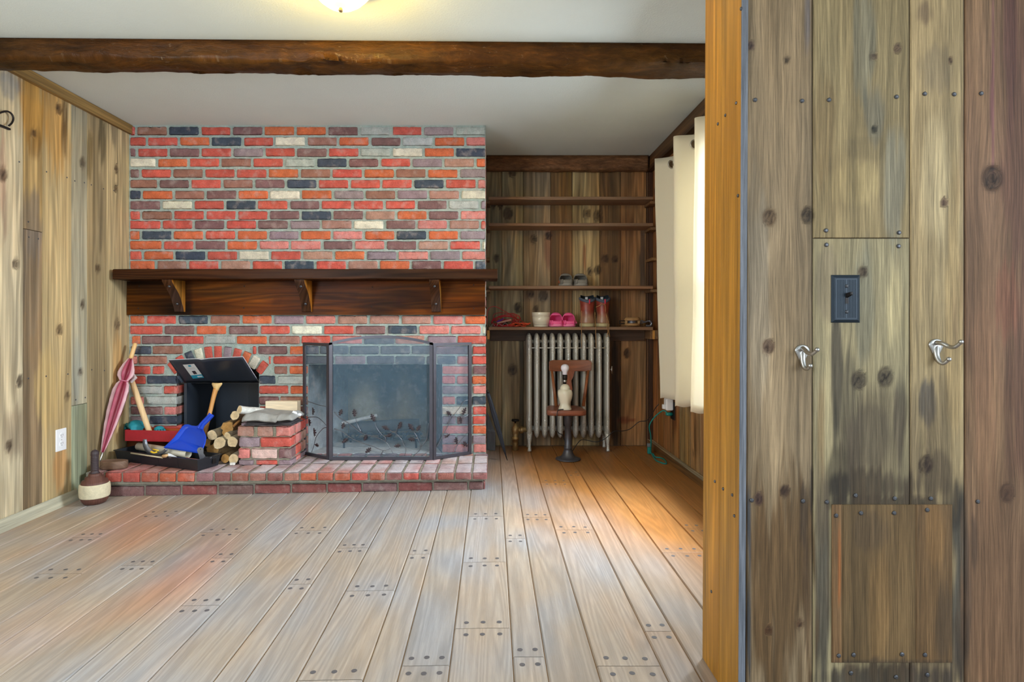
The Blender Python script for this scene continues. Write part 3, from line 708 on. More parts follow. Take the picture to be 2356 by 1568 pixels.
# hearth: header course over a stretcher course
he = MB()
HJ = [200, 238.9, 280.5, 323, 365, 406, 449, 491, 531, 572.5, 613, 651.5, 689, 729, 768, 807, 848, 887, 926, 965.5, 1005, 1046, 1086, 1123]
HC = 'MRRNOOLMBTMTONORNMRMBMMB'
for i, (a, b) in enumerate(zip(HJ, HJ[1:])):
    x0, x1 = XU(a + 2.2, 3.26), XU(b - 2.2, 3.26); t = (a - 200) / 920
    zb = lerp(.047, .064, t); zt = ZH - .001
    kcol = jit(mixc(BC[HC[i]], S(150, 82, 74), .45), .08, br)
    rbox(he, (x0, 3.258 + br.uniform(-.003, .003), zb), (1, 0, 0), (0, 0, 1), (0, 1, 0), x1 - x0, zt - zb, .2, kcol, n=(4, 3, 7), faces='xXyYz', r=.006, dust_sky=.78 if i > 5 else .25)
    rbox(he, (x0, 3.47, zb), (1, 0, 0), (0, 0, 1), (0, 1, 0), x1 - x0, zt - zb + br.uniform(-.002, .002), .192, jit(BC[br.choice('PLTTM')], .08, br), n=(4, 2, 6), faces='xXyYz', r=.006, dust_sky=.78 if i > 5 else .25)
    rbox(he, (x0, 3.671, zb), (1, 0, 0), (0, 0, 1), (0, 1, 0), x1 - x0, zt - zb, .06, jit(BC[br.choice('PLT')], .08, br), n=(4, 2, 3), faces='xXyYz', r=.006)
LJ = [247, 332.5, 417, 500.5, 584, 669, 752, 833, 915, 996, 1077, 1113]
for i, (a, b) in enumerate(zip(LJ, LJ[1:])):
    x0, x1 = XU(a + 2, 3.285), XU(b - 2, 3.285); t = (a - 247) / 866
    z1 = lerp(.0183, .0453, t); z0 = lerp(-.037, .001, t)
    rbox(he, (x0, 3.283, z0), (1, 0, 0), (0, 0, 1), (0, 1, 0), x1 - x0, z1 - z0, .09, jit(BC[br.choice('QQMQ')], .12, br), n=(8, 3, 2), faces='xXyYz', r=.005)
y = 3.29
while y < 3.70:                                        # the exposed end beside the floor
    rbox(he, (-.0445, y, .001), (0, 1, 0), (0, 0, 1), (1, 0, 0), .19, .044, .01, jit(BC['Q'], .1, br), n=(4, 2, 1), faces='xXyYZ'); y += .2
he.c = S(140, 136, 122)
he.hexa([(XL + .002, 3.292, -.045), (-.043, 3.292, -.002), (-.043, 3.73, -.002), (XL + .002, 3.73, -.045), (XL + .002, 3.292, .03), (-.043, 3.292, .058), (-.043, 3.73, .058), (XL + .002, 3.73, .03)])
he.hexa([(XL + .04, 3.268, .03), (-.024, 3.268, .058), (-.024, 3.73, .058), (XL + .002, 3.73, .03), (XL + .04, 3.268, ZH - .006), (-.024, 3.268, ZH - .006), (-.024, 3.73, ZH - .006), (XL + .002, 3.73, ZH - .006)])
he.build('hearth', M['brick'], fp, fixn=False)

# low brick pier beside the woodpile
pr = MB(); YPR = 3.42
pu = lambda x: 540 + .1212 * x
RW = [(980, 1003.5, [(50, 350, 'T'), (425, 715, 'T'), (785, 1052, 'P')]), (1005.5, 1028, [(75, 465, 'L'), (488, 1062, 'R')]),
      (1031, 1054.5, [(65, 285, 'P'), (318, 798, 'W'), (828, 1066, 'M')]), (1058, 1071, [(78, 350, 'L'), (398, 802, 'R'), (830, 1078, 'L')])]
for v0, v1, lst in RW:
    z1, z0 = ZV(v0, YPR), max(ZH, ZV(v1, YPR))
    for x0, x1, k in lst:
        xa_, xb_ = XU(pu(x0), YPR), XU(pu(x1), YPR)
        c = BC[k] if k != 'W' else S(222, 190, 178)
        rbox(pr, (xa_, YPR + br.uniform(-.004, .004), z0), (1, 0, 0), (0, 0, 1), (0, 1, 0), xb_ - xa_, z1 - z0, .09, jit(c, .06, br), n=(6, 4, 3), faces='xXyYz', amp=.0035, r=.006)
    y = YPR + .1
    xr = XU(pu(1066), YPR)
    while y < YC - .02:
        L_ = min(br.choice((.09, .13, .19)), YC - .012 - y)
        rbox(pr, (xr - .09, y, z0), (0, 1, 0), (0, 0, 1), (1, 0, 0), L_, z1 - z0, .09, jit(BC[br.choice('PPLTR')], .08, br), n=(4, 3, 3), faces='xXyYZ', amp=.003, r=.006)
        y += L_ + .008
    y = YPR + .1; xl = XU(pu(70), YPR)
    while y < YC - .05:
        rbox(pr, (xl + .09, y, z0), (0, 1, 0), (0, 0, 1), (-1, 0, 0), .15, z1 - z0, .09, jit(BC[br.choice('PLTR')], .08, br), n=(4, 3, 3), faces='xXyYZ', amp=.003, r=.006); y += .16
rbox(pr, (XU(pu(100), YPR), YPR + .01, ZV(980, YPR) - .002), (1, 0, 0), (0, 0, 1), (0, 1, 0), .083, .02, .1, jit(BC['L'], .05, br), n=(5, 2, 4), faces='xXyYz', r=.005)
pr.c = S(150, 146, 128)
pr.box(XU(pu(72), YPR) + .008, XU(pu(1060), YPR) - .008, YPR + .010, YC - .012, ZH, ZV(982, YPR))
pr.build('brick_pier', M['brick'], fp, fixn=False)
PIERZ = ZV(980, YPR)

# ------------------------------------------------------------------ mantel
mt = thing('mantel_shelf', 'dark stained wooden mantel shelf with backboard and three brackets on the brick', 'mantel', (-1.12, 3.6, 1.0))
b = MB(); b.ax = 0; b.seed = 2; b.c = S(52, 31, 17)
n = 60; rs = []
for i in range(n + 1):
    x = lerp(-2.288, .039, i / n); w1 = mnoise.noise((x * 4, 0, 0)) * .003; w2 = mnoise.noise((x * 5, 3, 0)) * .002
    rs.append([(x, 3.52 + w1, 1.206 + w2), (x, 3.528 + w1, 1.2024 + w2), (x, 3.727, 1.2024), (x, 3.727, 1.2655), (x, 3.53 + w1, 1.2655 + w2), (x, 3.521 + w1, 1.261 + w2)])
b.rings(rs, smooth=False)
b.build('shelf_board', M['mantelwood'], mt, bevel=.0015)
b = MB(); b.ax = 0; b.seed = 5; b.c = S(112, 66, 26)
nn = 80
zz = [.989, .995, 1.03, 1.07, 1.11, 1.15, 1.18, 1.2024]
ids = []
for i in range(nn + 1):
    x = lerp(XL + .003, XCH - .002, i / nn); row = []
    for z in zz:
        c = mixc(S(100, 54, 8), S(28, 15, 5), max(0, min(1, .35 + mnoise.noise((x * 2.3, z * 7, 5)) * .9 + (.35 if x < -1.9 else 0))))
        gx = z
        for kx, kz, kr in ((-1.36, 1.075, .012), (-.87, 1.12, .02), (-.93, 1.06, .013), (-.58, 1.07, .018), (-.57, 1.12, .014), (-1.9, 1.05, .012)):
            d = math.hypot((x - kx) / 2.5, z - kz) / kr
            gx += (z - kz) * -.5 * math.exp(-d * d / 8)
            c = mixc(c, S(46, 20, 12), max(0, 1 - d) * .9)
        row.append(b.vert((x, 3.692, z), c, (gx + 3, x + 11, 1.7)))
    ids.append(row)
for a_, b_ in zip(ids, ids[1:]):
    for k in range(len(zz) - 1): b.face(a_[k], b_[k], b_[k + 1], a_[k + 1], smooth=False)
b.c = S(80, 46, 20); b.box(XL + .003, XCH - .002, 3.6925, 3.7115, .989, 1.2024)
bb = b.build('backboard', M['mantelwood'], mt, fixn=False)
for u, v in ((320, 658), (318, 709), (562, 658), (561, 708), (857, 660), (855, 705), (1090, 655), (1090, 709)):
    q = MB(); q.disc(P(u, v, 3.692), (0, -1, 0), .004, .001, 8, .0012); q.build('nail', M['iron'], bb)
prof = [(0, .157), (.03, .157), (.10, .148), (.2, .128), (.3, .104), (.42, .078), (.55, .058), (.7, .042), (.85, .026), (.97, .017), (1, .017)]
zt, zb = 1.2024, 1.008
for xr in (-1.9386, -1.1345, -.3167):
    q = MB(); q.ax = 2; q.seed = xr * 3; q.c = S(150, 104, 46)
    side_ = [(3.692, zb)] + [(3.692 - p, lerp(zt, zb, t)) for t, p in reversed(prof)] + [(3.692, zt)]
    L_ = [q.vert((xr - .06, y, z)) for y, z in side_]; R_ = [q.vert((xr, y, z)) for y, z in side_]
    q.face(*L_, smooth=False); q.face(*reversed(R_), smooth=False)
    q.c = S(64, 46, 38)
    f0 = [(q.vert((xr - .06, y - .0003, z)), q.vert((xr, y - .0003, z))) for y, z in side_[1:-1]]
    for (a_, b_), (c_, d_) in zip(f0, f0[1:]): q.face(a_, b_, d_, c_, smooth=True)
    f1 = [(q.vert((xr - .06, *side_[0])), q.vert((xr, *side_[0])))]; q.face(f1[0][0], f1[0][1], f0[0][1], f0[0][0], smooth=False)
    bo = q.build('bracket', M['mantelwood'], mt)
    for t in (.2, .74):
        pp = np.interp(t, [a for a, _ in prof], [c for _, c in prof]); sl = (np.interp(t + .02, [a for a, _ in prof], [c for _, c in prof]) - np.interp(t - .02, [a for a, _ in prof], [c for _, c in prof])) / (.04 * (zt - zb))
        q = MB(); q.disc((xr - .03, 3.692 - pp, lerp(zt, zb, t)), (0, -1, sl), .0085, .005, 10, .004); q.build('bolt', M['nail'], bo)

# ------------------------------------------------------------------ firescreen
def PP(u, v, p0, nrm):
    """where the sight line through pixel u, v meets a plane of the scene"""
    o = Vector((0, 0, H)); d = Vector(((u - CX) / F, 1, -(v - CY) / F)); nrm = Vector(nrm)
    return o + d * ((Vector(p0) - o).dot(nrm) / d.dot(nrm))
m, N, L, B = new_mat('screen_wire_mesh')
tr = nd(N, 'ShaderNodeBsdfTransparent'); mx = nd(N, 'ShaderNodeMixShader')
B.inputs['Base Color'].default_value = (*S(120, 150, 172), 1); B.inputs['Roughness'].default_value = .45; B.inputs['Metallic'].default_value = .3
tcx = nd(N, 'ShaderNodeTexCoord').outputs['Object']
mx.inputs[0].default_value = .26
L.new(tr.outputs[0], mx.inputs[1]); L.new(B.outputs[0], mx.inputs[2]); L.new(mx.outputs[0], N['Material Output'].inputs['Surface'])
M['mesh'] = m
M['frame'] = plain('screen_frame_metal', S(84, 82, 90), .36, .65, var=.15)
M['leafm'] = plain('dark_metal_leaf', S(62, 52, 56), .42, .5)
M['branch'] = plain('grey_metal_branch', S(110, 110, 116), .3, .75)
fs = thing('fireplace_screen', 'three panel black metal firescreen with oak leaf branches before the firebox', 'fire screen', (-.66, 3.6, ZH))
PA, PB_, PC_, PD = (-1.197, 3.700), (-.985, 3.540), (-.355, 3.540), (-.124, 3.700)
def bar(mb, a, b, side, nn, w=.02, d=.012):
    """square bar from a to b, widening towards side, thickness along nn"""
    a, b, s, n_ = Vector(a), Vector(b), Vector(side).normalized() * w, Vector(nn).normalized() * d
    mb.hexa([a, a + s, a + s + n_, a + n_, b, b + s, b + s + n_, b + n_])
z4, z5 = (lambda x, y: (680 + .1084 * x, 900 + .1084 * y)), (lambda x, y: (840 + .11036 * x, 900 + .11036 * y))
OAK = [(0, -.5), (.04, -.36), (.17, -.34), (.13, -.22), (.07, -.17), (.28, -.06), (.25, .06), (.09, .06), (.26, .24), (.17, .3), (.07, .24), (.11, .42), (0, .52)]
OAK = OAK + [(-x, y) for x, y in reversed(OAK[1:-1])]
def panel(nm, a, b, zt, arch, branches, leaves):
    a3, b3 = Vector((*a, ZH)), Vector((*b, ZH)); ex = (b3 - a3).normalized(); n_ = Vector((ex.y, -ex.x, 0)); W = (b3 - a3).length
    up = Vector((0, 0, 1)); w = .02
    q = MB(); q.smooth = False
    bar(q, a3, a3 + up * zt, ex, n_ * -1); bar(q, b3, b3 + up * zt, -ex, n_ * -1); bar(q, a3 + ex * w, b3 - ex * w, up, n_ * -1, .018)
    tops = [(t, zt + arch * (1 - (2 * t - 1) ** 2)) for t in [i / 24 for i in range(25)]] if arch else [(w / W, zt), (1 - w / W, zt)]
    o_ = [a3 + ex * (W * t) + up * z for t, z in tops]
    i_ = [p - up * (.018 if not arch else .016) for p in o_]
    for p0, p1, r0, r1 in zip(o_, o_[1:], i_, i_[1:]):
        q.hexa([r0, r1, r1 - n_ * .012, r0 - n_ * .012, p0, p1, p1 - n_ * .012, p0 - n_ * .012])
    fr_ = q.build('panel_frame', M['frame'], fs, bevel=0)
    q = MB(); o2 = -n_ * .009
    pts = [a3 + ex * .01 + up * .01 + o2, b3 - ex * .01 + up * .01 + o2] + [p + o2 for p in reversed(i_)]
    q.poly([p for p in pts]); q.build('wire_mesh', M['mesh'], fr_)
    p0 = a3 + n_ * .002
    for br_ in branches:
        q = MB(); pt = [PP(*c, p0, n_) for c in br_]
        pt = smooth_path(pt, 4); q.tube(pt, [.0027 - .0012 * i / len(pt) for i in range(len(pt))], 6); q.build('branch', M['branch'], fr_)
    for (u, v, ang, sz) in leaves:
        c = PP(u, v, a3 + n_ * .004, n_); ca, sa = math.cos(ang), math.sin(ang)
        q = MB(); q.smooth = False
        q.prism([c + ex * ((x * ca - y * sa) * sz) + up * ((x * sa + y * ca) * sz) + n_ * (.003 * math.cos(x * 9)) for x, y in OAK], n_ * .0012); q.build('leaf', M['leafm'], fr_)
    return fr_
c4 = lambda *l: [z4(*p) for p in l]
c5 = lambda *l: [z5(*p) for p in l]
panel('centre', PB_, PC_, .714, .044,
      [c4((820, 435), (940, 565), (1150, 690), (1400, 880), (1660, 955)) + c5((250, 960), (430, 1050), (530, 1190), (580, 1290), (620, 1350)), c4((1400, 880), (1310, 700), (1275, 560)), c5((430, 1050), (420, 960), (330, 880), (240, 760), (205, 650)),
       c4((820, 790), (990, 855), (1200, 1000), (1450, 1105), (1640, 1165)) + c5((380, 1230), (530, 1190)), c5((380, 1230), (320, 1330)), c5((500, 800), (650, 885), (760, 1000), (790, 1080), (850, 1210), (825, 1340)),
       c5((1020, 845), (1100, 980), (1160, 1140), (1120, 1240), (1010, 1340)), c5((1160, 1150), (1270, 1020), (1305, 850), (1320, 660)), c5((1180, 1340), (1260, 1280), (1330, 1240)), c5((1110, 985), (1040, 970), (985, 970)), c5((640, 880), (660, 780), (720, 690))],
      [(*z4(955, 450), -.35, .046), (*z4(1250, 460), .08, .05), (*z4(1010, 730), -.3, .044), (*z4(1045, 1045), -.9, .048), (*z4(1480, 985), -.4, .042), (*z4(1540, 1250), -.8, .05), (*z5(165, 550), .4, .055), (*z5(430, 760), 1.1, .05), (*z5(490, 915), -1.2, .04),
       (*z5(725, 710), -.3, .05), (*z5(960, 745), .6, .055), (*z5(1110, 765), -.6, .045), (*z5(970, 1000), 1.4, .045), (*z5(680, 1130), 1.7, .044)])
panel('near_wall', PA, (PB_[0] - .004, PB_[1]), .710, 0,
      [c4((190, 255), (280, 220), (480, 285), (660, 322)), c4((200, 115), (280, 220)), c4((235, 575), (300, 545), (450, 545), (560, 620), (660, 730)), c4((655, 765), (580, 790), (440, 960), (390, 1150), (340, 1290))],
      [(*z4(375, 425), 0, .05), (*z4(300, 660), .1, .05), (*z4(405, 870), .15, .056), (*z4(460, 1140), 1.5, .044)])
panel('alcove_side', (PC_[0] + .004, PC_[1]), PD, .710, 0,
      [c5((1495, 1160), (1600, 960), (1720, 720), (1800, 560), (1960, 350), (2060, 210), (2165, 172)), c5((1880, 525), (2060, 535), (2160, 475)), c5((1870, 1265), (1910, 1140), (2030, 980), (2165, 835))],
      [(*z5(1750, 460), .9, .05), (*z5(2060, 420), -.5, .056), (*z5(1990, 600), .15, .046), (*z5(1710, 920), -1.1, .044), (*z5(1900, 1030), .2, .05), (*z5(2090, 1100), .7, .05)])
# grate and burnt wood
gr = thing('fire_grate', 'low black iron grate on the ashes inside the firebox', 'grate', (-.74, 3.95, ZH))
q = MB()
for i in range(7):
    x = -.98 + .08 * i; q.tube([(x, 3.84, ZH + .11), (x, 3.86, ZH + .065), (x, 4.1, ZH + .065)], .006, 6)
for y in (3.88, 4.06): q.tube([(-1.0, y, ZH + .06), (-.48, y, ZH + .06)], .007, 6)
q.build('grate_bars', M['iron'], gr)
for x, y in ((-.98, 3.88), (-.5, 3.88), (-.98, 4.06), (-.5, 4.06)):
    q = MB(); q.tube([(x, y, ZH + .001), (x, y, ZH + .06)], .007, 6); q.build('leg', M['iron'], gr)
M['char'] = plain('charred_wood', S(70, 68, 68), .9, var=.6, vscale=30, bump=.8, bscale=60)
M['ashwood'] = plain('ash_grey_wood', S(176, 176, 174), .9, var=.4, vscale=40, bump=.6, bscale=80)
def log(name, label, cat, a, b, r, mat, group=None, n=14, col=None, wob=.12, endcol=None, seed=0, oval=1.0):
    q = MB(); a, b = Vector(a), Vector(b); t = (b - a).normalized(); s1 = t.orthogonal().normalized(); s2 = t.cross(s1)
    q.c = col or (.3, .25, .2); rs = []
    for i in range(7):
        p = lerp(a, b, i / 6)
        rs.append([p + (s1 * math.cos(2 * PI * k / n) * oval + s2 * math.sin(2 * PI * k / n)) * r * (1 + wob * mnoise.noise((math.cos(2 * PI * k / n) * 1.3 + seed, math.sin(2 * PI * k / n) * 1.3, i * .35 + seed)) * 1.6) for k in range(n)])
    q.rings(rs, cap0=False, cap1=False)
    ec = endcol or q.c
    for ring_, p in ((rs[0], a), (rs[-1], b)):
        ids = [q.vert(v, mixc(ec, q.c, .5), (1, 0, seed)) for v in ring_]; mid = [q.vert(lerp(p, Vector(v), .93), ec, (.5, 0, seed)) for v in ring_]; c_ = q.vert(p, mixc(ec, S(150, 100, 50), .25), (0, 0, seed))
        for k in range(n):
            j = (k + 1) % n; q.face(ids[k], ids[j], mid[j], mid[k], smooth=False); q.face(mid[k], mid[j], c_, smooth=False)
    o = q.build(name, mat); tag(o, label, cat, group); return o
log('charred_log', 'blackened log lying across the fire grate', 'log', (-.97, 4.0, ZH + .115), (-.5, 4.04, ZH + .13), .04, M['char'], seed=3)
log('ash_stick', 'pale burnt stick leaning over the ashes at the front of the grate', 'stick', (-1.0, 3.90, ZH + .16), (-.78, 3.98, ZH + .20), .012, M['ashwood'], seed=5)
# ------------------------------------------------------------------ things on and around the hearth
M['blackcard'] = plain('black_card', S(46, 53, 64), .36, spec=.6, var=.2, vscale=12)
M['blackplastic'] = plain('black_plastic', S(26, 30, 36), .32, spec=.6)
M['paleh'] = wood('pale_handle_wood', .12, .14, .14, .1, .4, .1, (1.05, .93, .8), .2, fs=(300, 20, 1), bs=(50, 3, 1))
M['cloth'] = plain('weathered_leather', S(150, 148, 144), .75, var=.35, vscale=26, bump=.6, bscale=60)
M['darkcloth'] = plain('dark_folded_leather', S(72, 66, 66), .6, var=.4, vscale=20, bump=.5, bscale=80, attrcol=True)
M['bark'] = plain('bark', S(120, 104, 84), .9, var=.55, vscale=50, bump=1.0, bscale=90, attrcol=True)

# black box in the niche with its raised flap
bx = thing('black_storage_box', 'black box standing in the arched brick niche with its flap raised', 'box', (-1.74, 3.95, ZH))
q = MB(); q.smooth = False
x0, x1, y0, y1, z1 = -1.985, -1.500, 3.775, 4.19, .548
z0 = ZH + .003
for a in ((x0, x0 + .008, y0, y1, z0, z1), (x1 - .008, x1, y0, y1, z0, z1), (x0 + .008, x1 - .008, y1 - .008, y1, z0, z1), (x0 + .008, x1 - .008, y0 + .008, y1 - .008, z0, z0 + .006), (x0 + .008, x1 - .008, y0 + .06, y1 - .008, z1 - .006, z1)): q.box(*a)
q.box(x0 - .004, x0 + .014, y0 - .004, y0 + .012, z0, z1)
q.box(-1.744, -1.738, y1 - .0095, y1 - .008, z0 + .006, z1 - .006)
q.build('box_body', M['blackcard'], bx)
BLc, BRc = Vector((x0, 3.762, .549)), Vector((x1, 3.762, .549)); TLc, TRc = P(387, 829.3, 3.583), P(558.5, 822, 3.5166)
fn = ((BRc - BLc).cross(TLc - BLc)).normalized()
if fn.y > 0: fn = -fn
def flp(s, t): return (BLc * (1 - s) + BRc * s) * (1 - t) + (TLc * (1 - s) + TRc * s) * t + fn * (.008 * math.exp(-((s - .42 - .04 * t) / .05) ** 2) - .004)
q = MB(); nS, nT = 22, 8
gA = [[q.vert(flp(i / nS, j / nT)) for j in range(nT + 1)] for i in range(nS + 1)]
gB = [[q.vert(flp(i / nS, j / nT) - fn * .005) for j in range(nT + 1)] for i in range(nS + 1)]
for i in range(nS):
    for j in range(nT):
        q.face(gA[i][j], gA[i + 1][j], gA[i + 1][j + 1], gA[i][j + 1]); q.face(gB[i][j], gB[i][j + 1], gB[i + 1][j + 1], gB[i + 1][j])
q.m = 1
for i in range(nS): q.face(gA[i][nT], gA[i + 1][nT], gB[i + 1][nT], gB[i][nT], smooth=False); q.face(gA[i][0], gB[i][0], gB[i + 1][0], gA[i + 1][0], smooth=False)
for j in range(nT): q.face(gA[0][j], gA[0][j + 1], gB[0][j + 1], gB[0][j], smooth=False); q.face(gA[nS][j], gB[nS][j], gB[nS][j + 1], gA[nS][j + 1], smooth=False)
M['cardedge'] = plain('pale_card_edge', S(190, 190, 200), .6)
fo = q.build('flap', [M['blackcard'], M['cardedge']], bx, fixn=True)
st4 = [PP(u, v, BLc, fn) + fn * .003 for u, v in ((420.8, 837.5), (447, 835.5), (470, 867), (444.4, 869.5))]
def stk(s, t, h): return (st4[0] * (1 - s) + st4[1] * s) * (1 - t) + (st4[3] * (1 - s) + st4[2] * s) * t + fn * h
M['sticker'] = plain('printed_label', (1, 1, 1), .5, attrcol=True)
q = MB(); q.smooth = False
def patch(s0, s1, t0, t1, h, c): q.c = c; q.quad(stk(s0, t1, h), stk(s1, t1, h), stk(s1, t0, h), stk(s0, t0, h))
patch(0, 1, 0, 1, .0005, S(222, 222, 220)); patch(0, 1, .76, 1, .0009, S(38, 150, 178)); patch(.5, .93, .84, .94, .0012, S(200, 214, 218))
patch(.38, .62, .06, .17, .0009, S(38, 150, 178)); patch(.36, .66, .47, .70, .0009, S(60, 52, 60))
for t in (.24, .29, .34): patch(.3, .8, t, t + .012, .0009, S(168, 168, 172))
q.build('label_sticker', M['sticker'], fo, fixn=False)

# firewood
LG = [('a', 487.8, 1000, 10.7, 3.50), ('b', 521.4, 985, 12.5, 3.56), ('c', 523, 1002, 7.4, 3.50), ('d', 534.7, 1016, 11.7, 3.47), ('e', 505.6, 1018.6, 11.7, 3.47), ('f', 476.5, 1017.5, 9, 3.52), ('g', 492, 1033, 15, 3.50), ('h', 537.8, 1055, 10.5, 3.44), ('i', 517.9, 1061, 9.4, 3.46), ('j', 540, 955, 9.5, 3.50), ('k', 551, 942, 9, 3.46)]
WL = dict(a='round pale log with a clean sawn end, nearest the blue dustpan handle', b='split wedge log with a brown face above the smallest round log', c='smallest round log end in the woodpile', d='pale log with an oval sawn end touching the brick pier',
          e='log with a furrowed pale end at the centre of the woodpile', f='split brown log half hidden behind the blue dustpan', g='large split orange-brown log leaning behind the black trough', h='round log low against the brick pier above a white chip',
          i='round log with a dark heart low beside the black trough', j='ragged pale log end second from the top of the woodpile', k='white barked log topping the woodpile beside the grey leather')
for i, (k, u, v, r, Y) in enumerate(LG):
    p = P(u, v, Y); R_ = r * Y / F
    if p.z - R_ < ZH + .003: p.z = ZH + .003 + R_
    d = Vector((rng.uniform(-.05, .02), 1, rng.uniform(-.04, .02)))
    if k == 'k': d = Vector((.42, .6, -.16))
    if k == 'g': d = Vector((.35, 1, -.12))
    if k == 'j': d = Vector((-.1, 1, -.1))
    if k in 'eh': d.x = -.06
    if k in 'd': d.x = -.10
    d.normalize()
    col = S(150, 122, 84) if k in 'bgfi' else S(168, 158, 138)
    endc = S(196, 148, 84) if k in 'bgfi' else S(226, 202, 160)
    if k in 'k': col = S(206, 204, 198)
    q = log('firewood_log', WL[k], 'log', p, p + d * (.2 if k == 'k' else .32), R_ * (1.05), M['bark'], 'firewood stacked beside the brick pier', col=col, endcol=endc, seed=i * 2.1, wob=.45 if k in 'bgf' else .14, oval=1.15 if k in 'bge' else 1)
q = MB(); q.tube([P(536, 981, 3.48), P(549, 969, 3.50), P(556, 964, 3.55)], [.008, .007, .006], 7); q.c = S(140, 96, 50)
q.c = S(150, 104, 56); q.col = [q.c] * len(q.v)
tag(q.build('wood_splinter', M['bark']), 'thin orange wood splinter poking out below the grey leather', 'splinter')
q = MB(); q.c = S(224, 222, 214); x = XU(530, 3.42); q.box(x, x + .027, 3.41, 3.43, ZH + .0005, ZH + .014)
q2 = q.build('wood_chip', M['bark'], bevel=.002); tag(q2, 'small white wood chip on the hearth under the lowest log', 'chip')

# things on the brick pier
q = MB(); q.ax = 0
zp = PIERZ + .004
def sheet(mb, u0, u1, Y0, Y1, zf, col, nx=26, ny=12, th=.01):
    X0, X1 = XU(u0, Y0), XU(u1, Y0); top, bot = [], []
    for i in range(nx + 1):
        a, b = [], []
        for j in range(ny + 1):
            s, t = i / nx, j / ny
            ed = min(s, 1 - s, t, 1 - t)
            x = lerp(X0, X1, s) + mnoise.noise((s * 3, t * 4, 2)) * .012; y = lerp(Y0, Y1, t) + mnoise.noise((s * 5, t * 3, 7)) * .014 * (1 if j == 0 else .3)
            z = zf(s, t); e = min(1, ed / .08)
            c = jit(col(s, t), .06)
            a.append(mb.vert((x, y, z + th * (.3 + .7 * e)), c)); b.append(mb.vert((x, y, z), c))
        top.append(a); bot.append(b)
    for i in range(nx):
        for j in range(ny):
            mb.face(top[i][j], top[i + 1][j], top[i + 1][j + 1], top[i][j + 1]); mb.face(bot[i][j], bot[i][j + 1], bot[i + 1][j + 1], bot[i + 1][j])
    for i in range(nx): mb.face(top[i][0], bot[i][0], bot[i + 1][0], top[i + 1][0]); mb.face(top[i][ny], top[i + 1][ny], bot[i + 1][ny], bot[i][ny])
    for j in range(ny): mb.face(top[0][j], top[0][j + 1], bot[0][j + 1], bot[0][j]); mb.face(top[nx][j], bot[nx][j], bot[nx][j + 1], top[nx][j + 1])
fl_ = thing('folded_leather', 'dark folded leather lying flat on top of the low brick pier', 'leather', (XU(620, 3.45), 3.5, PIERZ))
for k in range(3):
    q = MB(); sheet(q, 560 + 4 * k, 672 - 3 * k, 3.405 + .006 * k, 3.60, lambda s, t, k=k: PIERZ + .003 + .0105 * k + .002 * math.sin(s * 9 + k * 2) * (1 - t) + .0025, lambda s, t: S(70, 64, 66) if k < 2 else S(52, 44, 42), th=.008)
    q.build('leather_fold', M['darkcloth'], fl_)
q = MB(); sheet(q, 556, 672, 3.395, 3.62, lambda s, t: PIERZ + .037 + .012 * math.exp(-((s - .25) / .2) ** 2) + .007 * mnoise.noise((s * 6, t * 5, 3)) - .012 * max(0, .12 - t) / .12 * (s < .7) , lambda s, t: S(168, 164, 158), 40, 18, .03)
tag(q.build('leather_gloves', M['cloth']), 'crumpled pale grey leather draped over the dark leather on the brick pier', 'leather')
q = MB(); q.smooth = False; q.ax = 0; q.seed = 3; q.c = S(222, 196, 160)
bx0, bx1 = XU(598, 3.54), XU(673, 3.54)
wb = thing('wood_block', 'pale squared wood block with white end grain behind the grey leather', 'block', (bx0 + .1, 3.6, PIERZ))
zt_ = ZV(927, 3.54)
for k in range(3):
    q = MB(); q.ax = 0; q.seed = 3; q.c = S(236, 216, 186)
    ya = 3.625 + k * .028; q.box(bx0 + .004 * k, bx1 - .002 * k, ya, ya + .027, PIERZ + .001, zt_ - .002 * k); q.build('board', M['paleh'], wb, bevel=.0015)
q = MB()
o = P(681, 951, 3.5)
for i in range(5): q.ball(o + Vector((rng.uniform(-.018, .015), rng.uniform(-.02, .02), rng.uniform(-.012, .006))), .013, 6, 5, (1.2, 1, .7))
for i, v in enumerate(q.v): q.v[i] = tuple(Vector(v) + Vector((mnoise.noise(Vector(v) * 120), mnoise.noise(Vector(v) * 120 + Vector((9, 0, 0))), mnoise.noise(Vector(v) * 120 + Vector((0, 7, 0))))) * .006)
M['paper'] = plain('white_paper', S(226, 226, 232), .7, var=.1, bump=.5, bscale=120)
q.smooth = False
tag(q.build('crumpled_paper', M['paper']), 'crumpled white paper at the corner of the brick pier', 'paper')

# black plastic trough
tr_ = thing('black_trough', 'long black plastic wallpaper trough full of tools on the front of the hearth', 'trough', (-1.95, 3.4, ZH))
e1 = Vector((.928, -.372, 0)); e2 = Vector((.372, .928, 0)); tO = Vector((-2.262, 3.523, ZH + .002)); tL, tW, tH = .658, .142, .066
def tp(a, b, h, fl=0): # along, across, height; walls flare outwards
    k = .010 * h / tH
    return tO + e1 * (a * tL + (-k if a == 0 else k if a == 1 else 0) + fl * (1 if a == 1 else -1 if a == 0 else 0)) + e2 * (b * tW + (-k if b == 0 else k if b == 1 else 0) + fl * (1 if b == 1 else -1 if b == 0 else 0)) + Vector((0, 0, h))
q = MB(); q.smooth = False
cc = ((0, 0), (1, 0), (1, 1), (0, 1))
def inn(a, b, h):
    p = tp(a, b, h); c_ = tO + e1 * tL / 2 + e2 * tW / 2
    return p + e1 * (.004 if a == 0 else -.004) + e2 * (.004 if b == 0 else -.004)
rings_ = [[tp(a, b, 0) for a, b in cc], [tp(a, b, tH - .006) for a, b in cc], [tp(a, b, tH - .006, .005) for a, b in cc], [tp(a, b, tH, .005) for a, b in cc], [inn(a, b, tH) for a, b in cc], [inn(a, b, .006) for a, b in cc]]
q.rings(rings_, smooth=False)
